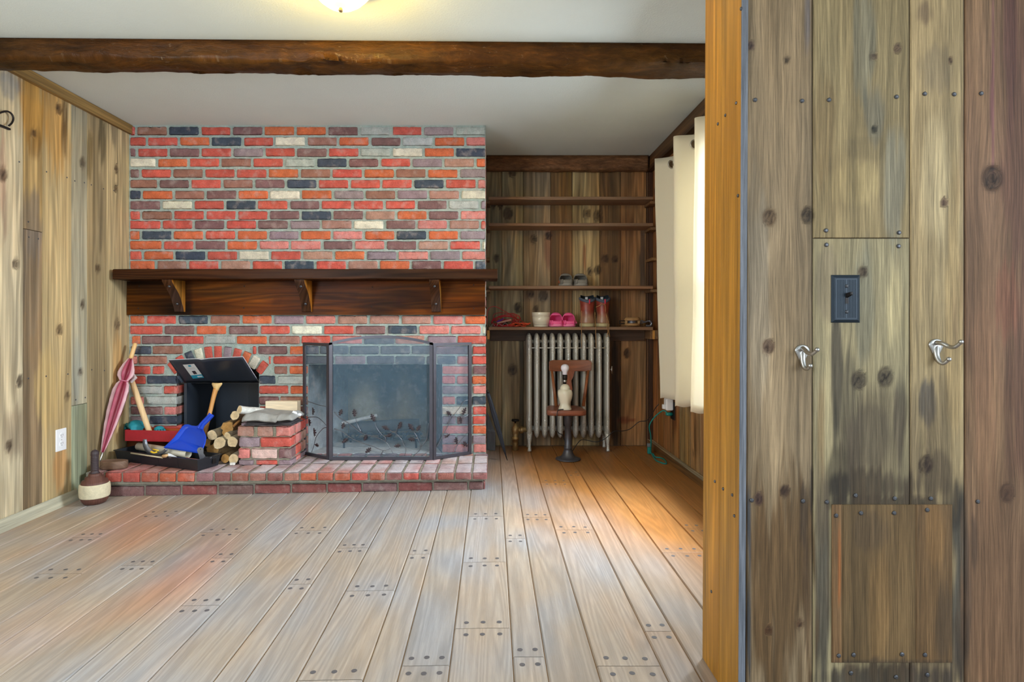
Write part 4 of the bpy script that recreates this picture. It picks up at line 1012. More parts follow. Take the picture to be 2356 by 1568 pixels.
for k in (.30, .52, .76): # ribs on the long side
    q.hexa([tO + e1 * (tL * k) + e2 * -.002 + Vector((0, 0, .004)), tO + e1 * (tL * k + .012) + e2 * -.002 + Vector((0, 0, .004)), tO + e1 * (tL * k + .012) + Vector((0, 0, .004)), tO + e1 * (tL * k) + Vector((0, 0, .004)),
            tO + e1 * (tL * k) + e2 * -.010 + Vector((0, 0, .058)), tO + e1 * (tL * k + .012) + e2 * -.010 + Vector((0, 0, .058)), tO + e1 * (tL * k + .012) + e2 * -.006 + Vector((0, 0, .058)), tO + e1 * (tL * k) + e2 * -.006 + Vector((0, 0, .058))])
q.build('trough_body', M['blackplastic'], tr_, bevel=.004)
q = MB(); a_ = tO + e1 * (tL + .0085) + e2 * (tW * .66); q.hexa([a_ + e1 * k1 + e2 * k2 + Vector((0, 0, k3)) for k3 in (.018, .048) for k1, k2 in ((0, 0), (.002, 0), (.002, .024), (0, .024))])
q.build('end_slot', M['iron'], tr_)
M['tubec'] = plain('grey_card_tube', S(200, 190, 170), .7, var=.12, vscale=30)
def tin(a, b, h): return tO + e1 * (a * tL) + e2 * (b * tW) + Vector((0, 0, h))
q = MB(); A_, B_ = tin(.09, .66, .072), tin(.74, .60, .062); t_ = (B_ - A_).normalized(); s1 = t_.orthogonal().normalized(); s2 = t_.cross(s1); n = 20
ring_ = lambda p, r: [p + (s1 * math.cos(2 * PI * k / n) + s2 * math.sin(2 * PI * k / n)) * r for k in range(n)]
q.rings([ring_(A_ + t_ * .05, .0205), ring_(A_, .0205), ring_(A_, .0235), ring_(lerp(A_, B_, .5), .0235), ring_(B_, .0235), ring_(B_, .0215), ring_(B_ - t_ * .12, .021)], cap0=True, cap1=True)
tag(q.build('cardboard_tube', M['tubec']), 'pale hollow cardboard tube lying lengthwise in the black trough', 'tube')
M['toolsteel'] = plain('dull_tool_steel', S(140, 144, 156), .35, .8, var=.25, vscale=60)
M['yellow'] = plain('yellow_plastic', S(226, 186, 40), .45)
# curved scraper
sp = thing('curved_scraper', 'grey curved metal scraper with yellow grip standing in the trough', 'scraper', tin(.3, .3, .03))
q = MB(); Yt = 3.44
pth = smooth_path([P(333, 1010, Yt), P(334, 1022, Yt), P(340, 1034, Yt - .01), P(350, 1042, Yt - .02), P(362, 1044, Yt - .03), P(374, 1040, Yt - .04), P(383, 1033, Yt - .045)], 4)
N_ = len(pth); rs = []
for i, p in enumerate(pth):
    t = (pth[min(i + 1, N_ - 1)] - pth[max(i - 1, 0)]).normalized(); nn_ = Vector((0, 1, 0)); s_ = t.cross(nn_).normalized(); w_ = .011 + .006 * math.sin(PI * min(1, i / N_ * 1.6)) if i < N_ * .6 else .0085
    rs.append([p + s_ * w_ - nn_ * .002, p + s_ * w_ + nn_ * .002, p - s_ * w_ + nn_ * .004, p - s_ * w_ - nn_ * .0])
q.rings(rs, smooth=True); q.build('blade', M['toolsteel'], sp)
q = MB(); q.tube(smooth_path([P(347, 1038, Yt - .045), P(354, 1041, Yt - .05), P(361, 1039, Yt - .05)], 3), .005, 8); q.tube([P(352, 1033, Yt - .03), P(365, 1036, Yt - .035)], .004, 8); q.build('grip', M['yellow'], sp)
# putty knife with wooden end
pk = thing('putty_knife', 'white bladed putty knife with a wood handle resting on the trough rim', 'putty knife', tin(.6, .2, .06))
q = MB(); q.c = S(206, 168, 122); Yk = 3.345; q.tube([P(375, 1049, Yk + .02), P(388, 1047.5, Yk + .01)], [.010, .010], 8); q.build('handle', M['paleh'], pk)
q = MB(); q.smooth = False; pts = [P(386, 1042, Yk + .01), P(392, 1043, Yk + .008), P(418, 1056, Yk - .012), P(388, 1052, Yk + .0)]; q.prism(pts, (0, .002, -.001)); q.build('blade', M['paper'], pk)
# wide scraper with a hole in its tang
ws = thing('wide_scraper', 'grey flat scraper with a holed tang standing in the end of the trough', 'scraper', tin(.92, .5, .03))
q = MB(); q.smooth = False; Ys = 3.345
tz7 = lambda x, y: P(400 + .10204 * x, 940 + .10204 * y, Ys)
out = [tz7(*p) for p in ((520, 930), (545, 880), (600, 862), (650, 880), (668, 930), (662, 1000), (700, 1060), (720, 1135), (585, 1135), (562, 1040), (530, 960))]
q.prism(out, (0, .003, 0)); wso = q.build('tang', M['toolsteel'], ws)
q = MB(); q.disc(tz7(598, 912) + Vector((0, -.0004, 0)), (0, 1, 0), .0028, .0012, 10); q.build('hole', M['iron'], ws)
q = MB(); q.smooth = False; q.prism([tz7(*p) for p in ((690, 1082), (840, 1078), (850, 1108), (700, 1140))], (0, .003, 0)); q.build('blade', M['toolsteel'], ws)
q = MB(); q.c = S(150, 96, 66); q.ax = 0; q.tube([P(428, 1053, 3.33), P(462, 1058.5, 3.305)], .004, 6); tag(q.build('wood_stick', M['paleh']), 'thin reddish stick lying over the trough end beside the wide scraper', 'stick')
q = MB(); q.c = S(204, 190, 158); q.ax = 0; q.tube([P(302, 1041.5, 3.46), P(375, 1052, 3.37)], .006, 8); tag(q.build('wood_stick', M['paleh']), 'long pale stick lying along the inner edge of the trough below the scraper', 'stick')

# dark wooden crate and red metal tray
q = MB(); q.ax = 0; q.seed = 4; q.c = S(72, 40, 24)
q.box(-2.292, -1.86, 3.662, 3.708, ZH + .001, .2135)
o = q.build('wooden_crate', M['mantelwood'], bevel=.004); tag(o, 'dark brown wooden crate carrying the red metal tray beside the plank wall', 'crate')
rt = thing('red_toolbox', 'worn red metal tool tray holding teal gloves behind the black trough', 'tool tray', (-2.0, 3.6, .214))
M['red'] = plain('worn_red_paint', S(170, 40, 48), .4, var=.3, vscale=22)
q = MB(); q.smooth = False
F0_, F1_ = P(287, 1016, 3.575), P(418, 1031, 3.535); F0_.z = F1_.z = .2145
ex_ = (F1_ - F0_); Lr = ex_.length; ex_.normalize(); ey_ = Vector((-ex_.y, ex_.x, 0)); hh = .068; dd = .105; th = .004
def rbx(a0, a1, b0, b1, c0, c1): q.hexa([F0_ + ex_ * a + ey_ * b + Vector((0, 0, c)) for c in (c0, c1) for a, b in ((a0, b0), (a1, b0), (a1, b1), (a0, b1))])
rbx(0, Lr, 0, th, 0, hh); rbx(0, Lr, dd - th, dd, 0, hh); rbx(0, th, th, dd - th, 0, hh); rbx(Lr - th, Lr, th, dd - th, 0, hh); rbx(th, Lr - th, th, dd - th, 0, th)
q.build('tray_body', M['red'], rt, bevel=.002)
q = MB(); q.smooth = False; q.m = 0
rbx(th, Lr - th, dd - .0085, dd - th - .0005, .01, hh - .004); q.build('rusty_lining', plain('rust_orange', S(180, 84, 34), .7, var=.3), rt)
M['teal'] = plain('teal_glove_fabric', S(24, 132, 146), .6, var=.35, vscale=50, bump=.4, bscale=120)
def glove(name, label, c, sc, ang, grp):
    q = MB()
    Mz = Matrix.Rotation(ang, 4, 'Z')
    def T(p): return Vector(c) + (Mz @ Vector(p)) * sc
    rs = []
    for i in range(9):
        t = i / 8; w_ = .034 + .012 * math.sin(PI * t * .9); h_ = .02 + .01 * math.sin(PI * t)
        rs.append([T((-.05 + .1 * t, w_ * math.cos(2 * PI * k / 14) * (1 + .15 * mnoise.noise((t * 5, k, 1))), .03 + .02 * math.sin(t * 3) + h_ * math.sin(2 * PI * k / 14))) for k in range(14)])
    q.rings(rs)
    for k, (y, L_) in enumerate(((-.034, .05), (-.012, .062), (.012, .058), (.034, .045))):
        q.tube(smooth_path([T((.045, y, .045)), T((.07, y * 1.05, .046)), T((.075 + L_ * .35, y * 1.1, .03)), T((.07 + L_ * .45, y * 1.1, .012))], 3), .0105 * sc, 8)
    q.tube(smooth_path([T((.0, -.04, .03)), T((.025, -.06, .03)), T((.045, -.064, .015))], 3), .0105 * sc, 8)
    o = q.build(name, M['teal']); tag(o, label, 'glove', grp)
glove('work_glove', 'teal work glove bunched at the plank wall end of the red tray', P(312, 984, 3.635) - Vector((0, 0, .028)), .98, 2.3, 'teal gloves in the red tray')
glove('work_glove', 'small teal work glove beside the hammer handle foot and the dustpan', P(366, 988, 3.628) - Vector((0, 0, .025)), .62, -.9, 'teal gloves in the red tray')

# long wooden handles
hm = thing('wooden_hammer', 'thick pale wooden tool handle standing in the red tray against the brick', 'tool', P(342, 985, 3.575))
q = MB(); q.ax = 2; q.c = S(226, 194, 148); a, b = P(344, 994, 3.585), P(300, 866, 3.672)
q.tube([lerp(a, b, t) for t in (0, .2, .5, .8, .97, 1)], [.0155, .0165, .017, .0165, .0145, .010], 14); q.build('handle', M['paleh'], hm)
q = MB(); q.c = S(150, 88, 36); q.tube([a + (a - b).normalized() * .026, a + (a - b).normalized() * .002], [.010, .0165], 10); q.build('stained_tip', M['paleh'], hm)
ax = thing('axe_handle', 'orange wooden axe handle with flared end leaning up in the black box', 'axe handle', P(470, 1003, 3.6))
q = MB(); q.ax = 2; q.c = S(196, 140, 78)
ctr = smooth_path([P(468, 1008, 3.56), P(476, 975, 3.59), P(484, 945, 3.62), P(491, 915, 3.645), P(497, 893, 3.66)], 4)
q.tube(ctr, [.0165 - .004 * math.sin(PI * i / len(ctr)) for i in range(len(ctr))], 12); q.build('haft', M['paleh'], ax)
q = MB(); q.c = S(214, 180, 124); e_ = P(497, 893, 3.66)
rs = []
for v, w_, d_ in ((899, .0135, .014), (893, .017, .015), (888, .025, .016), (884, .030, .016), (881, .028, .012)):
    c_ = P(497.5 + (899 - v) * .12, v, 3.66)
    rs.append([c_ + Vector((w_ * math.cos(2 * PI * k / 14) * (1 + .12 * math.cos(4 * PI * k / 14)), d_ * math.sin(2 * PI * k / 14), .003 * math.cos(2 * PI * k / 14) ** 2)) for k in range(14)])
q.rings(rs); q.build('knob_end', M['paleh'], ax)

# dustpan
M['blue'] = plain('blue_plastic', S(22, 70, 196), .3, spec=.6)
dp = thing('dustpan', 'blue plastic dustpan leaning on the red tray with its handle up', 'dustpan', P(430, 1030, 3.4))
D0, D1, D2_ = P(378, 1027.5, 3.442), P(463, 1041, 3.375), P(488, 955, 3.545)
dn = (D1 - D0).cross(D2_ - D0).normalized()
if dn.y > 0: dn = -dn
dq = lambda x, y: PP(400 + .10204 * x, 940 + .10204 * y, D0, dn)
rim = [dq(*p) for p in ((-215, 855), (0, 650), (195, 390), (245, 355), (320, 348), (400, 375), (500, 385), (560, 370), (640, 450), (690, 560), (712, 640), (690, 760), (650, 860), (620, 985))]
q = MB(); ce_ = sum((p for p in rim), Vector()) / len(rim)
inner = [lerp(p, ce_, .13) - dn * .022 for p in rim]; inner[0] = lerp(rim[0], ce_, .03) - dn * .004; inner[-1] = lerp(rim[-1], ce_, .03) - dn * .004
outer = [p - dn * .004 for p in rim]
low_ = [p - dn * .004 for p in inner]
ri = [q.vert(p) for p in rim]; ii = [q.vert(p) for p in inner]; oi = [q.vert(lerp(p, ce_, -.05) - dn * .005) for p in rim]; li = [q.vert(p) for p in low_]
for k in range(len(rim) - 1):
    q.face(ri[k], ri[k + 1], ii[k + 1], ii[k]); q.face(oi[k], oi[k + 1], ri[k + 1], ri[k]); q.face(li[k], li[k + 1], oi[k + 1], oi[k])
q.face(*ii, smooth=False); q.face(*reversed(li), smooth=False); q.face(ri[0], ii[0], ii[-1], ri[-1], smooth=False); q.face(oi[0], ri[0], ri[-1], oi[-1], smooth=False); q.face(li[0], oi[0], oi[-1], li[-1], smooth=False)
q.build('pan', M['blue'], dp)
q = MB(); ha = [dq(*p) for p in ((520, 440), (600, 330), (700, 225), (775, 145), (805, 100))]; hb = [dq(*p) for p in ((650, 470), (690, 375), (790, 280), (860, 205), (905, 150))]
rs = []
for a, b in zip(ha, hb): rs.append([a - dn * .004, a + dn * .007, lerp(a, b, .3) + dn * .010, lerp(a, b, .38) + dn * .002, lerp(a, b, .62) + dn * .002, lerp(a, b, .7) + dn * .010, b + dn * .007, b - dn * .004])
q.rings(rs, smooth=False); q.build('handle', M['blue'], dp, bevel=.001)

# umbrella leaning in the corner
um = thing('umbrella', 'furled red and pink umbrella with wooden handle leaning against the plank wall', 'umbrella', P(229, 1064, 3.40))
tip, top_ = P(229.5, 1062, 3.395), P(311.5, 789, 3.665)
ax_ = (top_ - tip); Lu = ax_.length; ax_.normalize()
q = MB(); q.c = S(226, 186, 128); q.tube([tip + ax_ * (Lu * t) for t in (.855, .9, .97, .992, 1)], [.011, .0125, .0125, .012, .008], 14); q.build('handle', M['paleh'], um)
q = MB(); q.tube([tip, tip + ax_ * .012, tip + ax_ * .09], [.002, .0045, .006], 8); q.build('ferrule', M['steel'], um)
q = MB(); s1 = Vector((1, 0, 0)) - ax_ * ax_.x; s1.normalize(); s2 = ax_.cross(s1); n = 40; rs = []; cl = []
prof_ = [(.075, .007), (.12, .013), (.2, .021), (.3, .029), (.4, .035), (.5, .038), (.58, .038), (.635, .031), (.655, .022), (.665, .020), (.675, .024), (.70, .036), (.73, .040), (.76, .036), (.80, .027), (.84, .017), (.86, .012)]
cA, cB, cC = S(120, 24, 44), S(176, 72, 98), S(214, 176, 180)
ids = []
for t, r in prof_:
    row = []
    for k in range(n):
        a = 2 * PI * k / n + t * 1.1
        f = math.cos(a * 8); rr_ = r * (1 + .20 * f + .08 * math.cos(a * 3 + 1)) * (1 if t < .66 else 1 + .2 * mnoise.noise((a, t * 9, 2)))
        w_ = .5 + .5 * math.cos(a * 4 + .6)
        c = mixc(mixc(cA, cB, w_), cC, max(0, min(1, (math.cos(a * 8 / 3 + 2) - .45) * 2.2)))
        row.append(q.vert(tip + ax_ * (Lu * t) + (s1 * math.cos(a) + s2 * math.sin(a)) * rr_, c))
    ids.append(row)
for a, b in zip(ids, ids[1:]):
    for k in range(n): q.face(a[k], a[(k + 1) % n], b[(k + 1) % n], b[k])
q.face(*reversed(ids[0])); q.face(*ids[-1])
M['umb'] = plain('umbrella_fabric', (1, 1, 1), .45, attrcol=True, var=.2, vscale=30, bump=.2)
q.build('canopy', M['umb'], um)
q = MB(); c_ = tip + ax_ * (Lu * .66); q.tube([c_ + (s1 * math.cos(a) + s2 * math.sin(a)) * .023 for a in [2 * PI * k / 20 for k in range(21)]], .004, 6); q.col = [S(180, 96, 120)] * len(q.v); q.build('strap', M['darkcloth'], um)
q = MB(); q.smooth = True; fl0 = tip + ax_ * (Lu * .73)
q.c = S(206, 190, 188); pts0 = [P(287, 868, 3.63), P(300, 850, 3.62), P(313, 868, 3.60), P(300, 880, 3.60)]
q.prism(pts0, (.004, .012, -.004)); q.build('loose_fold', M['umb'], um, bevel=.003)

# flat oval wooden disc and rope-wound spindle
q = MB(); q.ax = 0; q.c = S(112, 90, 76); Yd = 3.345
out = [(-.076, 0), (-.074, .012), (-.05, .022), (-.01, .028), (.035, .026), (.066, .018), (.073, .004), (.060, -.018), (.02, -.034), (-.03, -.036), (-.066, -.022)]
cx_ = XU(263, Yd)
rs = [[(cx_ + x * k, Yd + y * k * 1.3, z) for x, y in out] for k, z in ((.97, ZH + .001), (1, ZH + .008), (1, ZH + .040), (.96, ZH + .045), (.90, ZH + .046), (.86, ZH + .040))]
q.rings(rs, smooth=True)
tag(q.build('wooden_block', M['oldwood']), 'low rounded brown wood block on the hearth below the umbrella', 'block')
vz = floor_z(-2.13); vy = 3.165
sv = thing('wooden_mallet', 'turned wooden mallet wrapped with pale twine standing on the floor by the hearth', 'mallet', (XU(218, vy), vy, vz))
o = Vector((XU(218, vy), vy, vz + .0005)); k = .268 / 1000 * vy / F * 1000
def zz_(y): return (1487 - y) * k
q = MB(); q.ax = 2; q.c = S(92, 60, 52)
q.lathe(o, [(.045, 0), (.052, .003), (.063, .02), (.066, zz_(1430)), (.066, zz_(1320)), (.060, zz_(1290)), (.046, zz_(1282)), (.046, zz_(1262)), (.030, zz_(1258)), (.030, zz_(1240)), (.026, zz_(1232))], 30); q.build('body', M['oldwood'], sv)
q = MB(); q.c = S(60, 50, 54); q.lathe(o, [(.026, zz_(1233)), (.020, zz_(1222)), (.0175, zz_(1205))] + [(.0178 + .0022 * math.sin(i * 1.1) ** 2, zz_(1205 - i * 5)) for i in range(1, 24)] + [(.0205, zz_(1072)), (.019, zz_(1050)), (.012, zz_(1036)), (.003, zz_(1030))], 20); q.build('grip', M['oldwood'], sv)
M['twine'] = plain('pale_twine', S(206, 194, 164), .85, var=.3, vscale=60, bump=.5, bscale=150)
q = MB(); q.lathe(o, [(.066, zz_(1432)), (.069, zz_(1430))] + [(.0695 + .0018 * (i % 2) + .003 * math.sin(PI * i / 22), zz_(1428 - i * 5)) for i in range(22)] + [(.066, zz_(1316)), (.063, zz_(1314))], 30); q.build('twine_wrap', M['twine'], sv)

# wall outlet and iron hook on the plank wall
M['wplastic'] = plain('white_plastic', S(236, 236, 238), .35)
def lwp(u, v, d=0): Y = -XL * F / (CX - u); return Vector((XL + d, Y, ZV(v, Y)))
c_ = lwp(139, 1011)
wo = thing('wall_outlet', 'white duplex outlet low on the plank wall beside the fireplace', 'outlet', c_)
q = MB(); q.box(XL, XL + .006, c_.y - .038, c_.y + .038, c_.z - .059, c_.z + .059); q.build('cover_plate', M['wplastic'], wo, bevel=.003)
for s in (-1, 1):
    q = MB(); q.lathe((XL + .006, c_.y, c_.z + s * .0215), [(.017, 0), (.017, .0018), (.0155, .002)], 20, (1, 0, 0), 1, .85); ro = q.build('receptacle', M['wplastic'], wo)
    q = MB()
    for d in (-.0065, .0065): q.box(XL + .0078, XL + .0086, c_.y + d - .001, c_.y + d + .001, c_.z + s * .0215, c_.z + s * .0215 + .008)
    q.disc((XL + .0078, c_.y, c_.z + s * .0215 - .007), (1, 0, 0), .0022, .0008, 8); q.build('slots', M['iron'], ro)
q = MB(); q.disc((XL + .006, c_.y, c_.z), (1, 0, 0), .003, .0012, 8, .0006); q.build('screw', M['steel'], wo)
hk = thing('iron_hook', 'black curved iron hook high on the plank wall under the beam', 'hook', lwp(4, 275))
q = MB(); q.tube(smooth_path([lwp(-14, 264, .012), lwp(-4, 258, .016), lwp(7, 256, .02), lwp(16, 262, .022), lwp(19, 272, .024), lwp(16, 282, .024), lwp(9, 289, .024)], 5), [.0045] * 31, 8); q.build('curl', M['iron'], hk)
q = MB(); q.smooth = False; y_ = lwp(0, 290).y; z_ = lwp(0, 290).z
q.box(XL, XL + .012, lwp(-16, 290).y, lwp(19, 290).y, z_ - .004, z_ + .005); q.build('bracket', M['iron'], hk)
# ------------------------------------------------------------------ shelves in the alcove
YS = 4.25
SX0, SX1 = XCH + .018, 1.182
SH = [(1.8585, 'top plank shelf of the alcove, closest to the ceiling beam, empty'), (1.666, 'second plank shelf of the alcove from the top, empty'),
      (1.2085, 'plank shelf of the alcove carrying only the grey clogs'), (.908, 'lowest plank shelf of the alcove over the radiator, holding boots and cables')]
M['shelfwood'] = wood('brown_shelf_wood', .3, .4, .4, .25, .5, .3, (1.15, .85, .6), .3, fs=(250, 5, 1), bs=(30, .8, 1))
M['rawwood'] = plain('raw_yellow_wood', S(196, 140, 66), .6, var=.2, vscale=50)
for i, (z, lab) in enumerate(SH):
    t = thing('wall_shelf', lab, 'shelf', (.57, 4.35, z), 'plank shelves in the alcove')
    q = MB(); q.ax = 0; q.seed = i * 3.3; q.c = S(138, 110, 88); rs = []
    for k in range(41):
        x = lerp(SX0, SX1, k / 40); a = mnoise.noise((x * 3, i * 5, 0)) * .003; b = mnoise.noise((x * 4, i * 5, 9)) * .004
        rs.append([(x, YS + b, z - .022 + a), (x, YS + b, z - .002 + a * .3), (x, YS + b + .003, z), (x, YB - .002, z), (x, YB - .002, z - .024)])
    q.rings(rs, smooth=False); q.build('shelf_board', M['shelfwood'], t, bevel=.001)
    for sx in (0, 1):
        q = MB(); q.ax = 1; q.c = S(120, 92, 64)
        xa, xb = (SX0 - .016, SX0 + .010) if sx == 0 else (SX1 - .012, XR - .002)
        if i == 3: q.box(xa, xb, YS + .03, YB - .003, z - .09, z - .0245); q.build('support_cleat', M['shelfwood'], t, bevel=.001); q = MB(); xm = SX0 - .002 if sx == 0 else SX1 + .012; q.box(xm - .008, xm + .008, YS + .027, YS + .0302, z - .09, z - .0245); q.build('cut_end', M['rawwood'], t)
        else:
            q.box(xa, xb, YS + .03, YB - .003, z - .045, z - .0245); q.build('support_cleat', M['shelfwood'], t, bevel=.001)
    if i == 3:
        q = MB(); q.ax = 0; q.seed = 8; q.c = S(84, 66, 52); q.box(SX0 + .012, SX1 - .014, YB - .022, YB - .0005, .800, .8835); q.build('apron_board', M['shelfwood'], t, bevel=.002)
for x0, x1, lab in ((SX0 - .016, SX0 + .008, 'small wooden cleat on the brick side of the alcove without a shelf'), (SX1, XR - .002, 'small wooden cleat on the window side of the alcove without a shelf')):
    q = MB(); q.ax = 1; q.c = S(130, 98, 62); q.box(x0, x1, YS + .04, YB - .003, 1.398, 1.418); o = q.build('shelf_cleat', M['shelfwood'], bevel=.001); tag(o, lab, 'cleat', 'bare shelf cleats')
q = MB(); q.ax = 2; q.c = S(70, 46, 30); q.box(XR - .03, XR - .001, YB - .03, YB - .001, .0, 2.08); o = q.build('trim_4', M['plankdark'], bevel=.002); struct(o)

# ------------------------------------------------------------------ radiator
M['radiator'] = None
m, N, L, B = new_mat('silver_radiator_paint')
tc = nd(N, 'ShaderNodeTexCoord').outputs['Object']
vz_ = nd(N, 'ShaderNodeTexVoronoi'); vz_.inputs['Scale'].default_value = 1; mp = nd(N, 'ShaderNodeMapping'); mp.inputs['Scale'].default_value = (170, 170, 120); L.new(tc, mp.inputs['Vector']); L.new(mp.outputs[0], vz_.inputs['Vector'])
sx_ = nd(N, 'ShaderNodeSeparateXYZ'); L.new(tc, sx_.inputs[0])
top_m = ramp_n(N, L, sx_.outputs['Z'], .56, .72); bot_m = ramp_n(N, L, math_n(N, L, 'SUBTRACT', .32, sx_.outputs['Z']), .0, .12)
msk = math_n(N, L, 'MAXIMUM', top_m, bot_m)
hgt = math_n(N, L, 'MULTIPLY', vz_.outputs['Distance'], msk)
B.inputs['Metallic'].default_value = .35; B.inputs['Roughness'].default_value = .34
L.new(mix_col(N, L, math_n(N, L, 'MULTIPLY', ramp_n(N, L, vz_.outputs['Distance'], .55, .15), math_n(N, L, 'MULTIPLY', msk, .45)), S(200, 196, 186), S(116, 104, 90)), B.inputs['Base Color'])
bump_n(N, L, B, hgt, .6, .004); M['radiator'] = m
rd = thing('radiator', 'silver painted cast iron column radiator under the lowest alcove shelf', 'radiator', (.56, 4.3, 0))
def sec_bm(x, foot):
    q = MB(); n = 20; rs = []
    prof = [(.088, .10, .30), (.094, .35, .62), (.105, .62, .82), (.125, .86, .95), (.15, .95, 1), (.2, .94, 1), (.26, .90, 1), (.70, .90, 1), (.76, .96, 1), (.80, .98, .99), (.83, .86, .95), (.848, .64, .85), (.858, .38, .68), (.8635, .10, .4)]
    for z, a, b in prof:
        rs.append([(x + .0235 * a * math.copysign(abs(math.cos(2 * PI * k / n)) ** .8, math.cos(2 * PI * k / n)), 4.33 + .088 * b * math.copysign(abs(math.sin(2 * PI * k / n)) ** .75, math.sin(2 * PI * k / n)), z) for k in range(n)])
    q.rings(rs)
    return q
xs = [XU(u, 4.245) for u in (1218.5, 1236.5, 1254.8, 1272.8, 1290.8, 1308.8, 1326.5, 1344.7, 1362.4, 1380.4, 1399.3)]
for i, x in enumerate(xs):
    so = sec_bm(x, i in (0, 10)).build('section', M['radiator'], rd)
    if i in (0, 10):
        for y in (4.258, 4.40):
            q = MB(); q.tube([(x, y + .012, .14), (x, y + .004, .10), (x, y, .06), (x, y - .004, .03), (x, y - .01, .012), (x, y - .012, .001)], [.022, .019, .013, .011, .014, .015], 10); q.build('foot', M['radiator'], so)
q = MB()
for z, r in ((.155, .020), (.80, .014)): q.tube([(xs[0] - .005, 4.33, z), (xs[-1] + .005, 4.33, z)], r, 12)
q.tube([(xs[0], 4.253, .755), (xs[-1], 4.253, .755)], .004, 6)
q.build('connecting_hubs', M['radiator'], rd)
M['brass'] = plain('aged_brass', S(168, 142, 100), .4, .7, var=.3)
vx = XU(1186, 4.27)
va = MB(); va.lathe((vx, 4.29, .001), [(.020, 0), (.022, .002), (.020, .05), (.020, .075), (.028, .078), (.028, .095), (.018, .10), (.026, .13), (.030, .15), (.026, .17), (.016, .178), (.012, .20)], 16)
va.tube([(vx, 4.29, .148), (vx + .05, 4.29, .15), (xs[0] - .02, 4.29, .155)], [.02, .018, .02], 12); va.lathe((vx + .035, 4.29, .149), [(.028, 0), (.028, .022)], 6, (1, 0, 0))
va.build('valve_body', M['brass'], rd)
q = MB(); q.lathe((vx, 4.29, .20), [(.006, 0), (.006, .012), (.026, .014), (.029, .02), (.026, .028), (.008, .03)], 16); q.build('valve_handle', M['iron'], rd)
q = MB(); bx_ = XU(1409, 4.25); q.tube([(xs[-1] + .01, 4.27, ZV(850, 4.25)), (bx_, 4.27, ZV(850, 4.25))], .005, 8); q.tube([(bx_, 4.27, ZV(860, 4.25)), (bx_, 4.27, ZV(842, 4.25))], .0055, 8); q.build('air_vent', M['steel'], rd)

# ------------------------------------------------------------------ swivel chair with lamp
M['chairwood'] = wood('reddish_chair_wood', .2, .3, .4, .2, .38, .15, (1.2, .85, .6), .3, fs=(300, 9, 1), bs=(30, 2, 1), spec=.5)
cyc = 4.0
ccx = XU(1307, cyc)
cr = thing('swivel_chair', 'low wooden chair on a cast iron pedestal in front of the radiator', 'chair', (ccx, cyc, 0))
q = MB(); q.lathe((ccx, cyc, .0005), [(.080, 0), (.086, .003), (.085, .009), (.062, .013), (.052, .02), (.040, .036), (.030, .06), (.026, .075), (.029, .078), (.029, .084), (.025, .088), (.0235, .15), (.022, .235), (.0265, .24), (.028, .30), (.030, .318)], 28)
M['castiron'] = plain('grey_cast_iron', S(88, 88, 94), .42, .6, var=.25, vscale=30); q.build('pedestal', M['castiron'], cr)
sy0, sy1 = 3.88, 4.14
out = []
def sxu(u, y): return XU(u, y)
pts = [(-.128, -.118), (-.09, -.131), (0, -.135), (.09, -.131), (.128, -.118), (.133, -.09), (.118, .06), (.105, .115), (.09, .125), (-.09, .125), (-.105, .115), (-.118, .06), (-.133, -.09)]
scx = XU(1304.5, 3.88)
q = MB(); q.ax = 0; q.c = S(132, 84, 66); q.seed = 2
rs = [[(scx + x * k, cyc + y * k, z) for x, y in pts] for k, z in ((.93, .319), (1, .325), (1, .349), (.985, .3535), (.90, .3545), (.6, .350), (.2, .3475))]
q.rings(rs, smooth=True); q.build('seat', M['chairwood'], cr)
q = MB(); q.ax = 0; q.c = S(126, 78, 52); q.seed = 7
yb = 4.16; rs = []
for k in range(13):
    t = k / 12; x = XU(lerp(1263.5, 1361, t), yb); cv = .016 * (1 - (2 * t - 1) ** 2); e = .006 if k in (0, 12) else 0
    zt, zb_ = ZV(829, yb) - e + (.003 if 0 < k < 12 else 0), ZV(854, yb) + e
    rs.append([(x, yb + cv, zb_), (x, yb + cv, zt), (x, yb + cv + .018, zt), (x, yb + cv + .018, zb_)])
q.rings(rs, smooth=False); q.build('crest_rail', M['chairwood'], cr, bevel=.004)
for u0, u1, dx in ((1280, 1270, 0), (1342, 1354, 0)):
    q = MB(); q.c = S(138, 84, 50); q.tube([(XU(u0, 4.1), 4.10, .352), (XU(u1, yb), yb + .01, ZV(852, yb))], [.0115, .0095], 10); q.build('back_post', M['chairwood'], cr)
q = MB(); q.c = S(128, 74, 48); zz2 = [(0, .040), (.12, .028), (.22, .022), (.36, .034), (.48, .040), (.60, .030), (.72, .022), (.85, .032), (1, .034)]
xa, xb = scx + .01, XU(1312, yb)
l_ = [(lerp(xa, xb, t) - w, lerp(4.11, yb + .018, t), lerp(.352, ZV(853, yb), t)) for t, w in zz2]; r_ = [(lerp(xa, xb, t) + w, lerp(4.11, yb + .018, t), lerp(.352, ZV(853, yb), t)) for t, w in reversed(zz2)]
q.prism(l_ + r_, (0, .010, .002)); q.build('splat', M['chairwood'], cr)
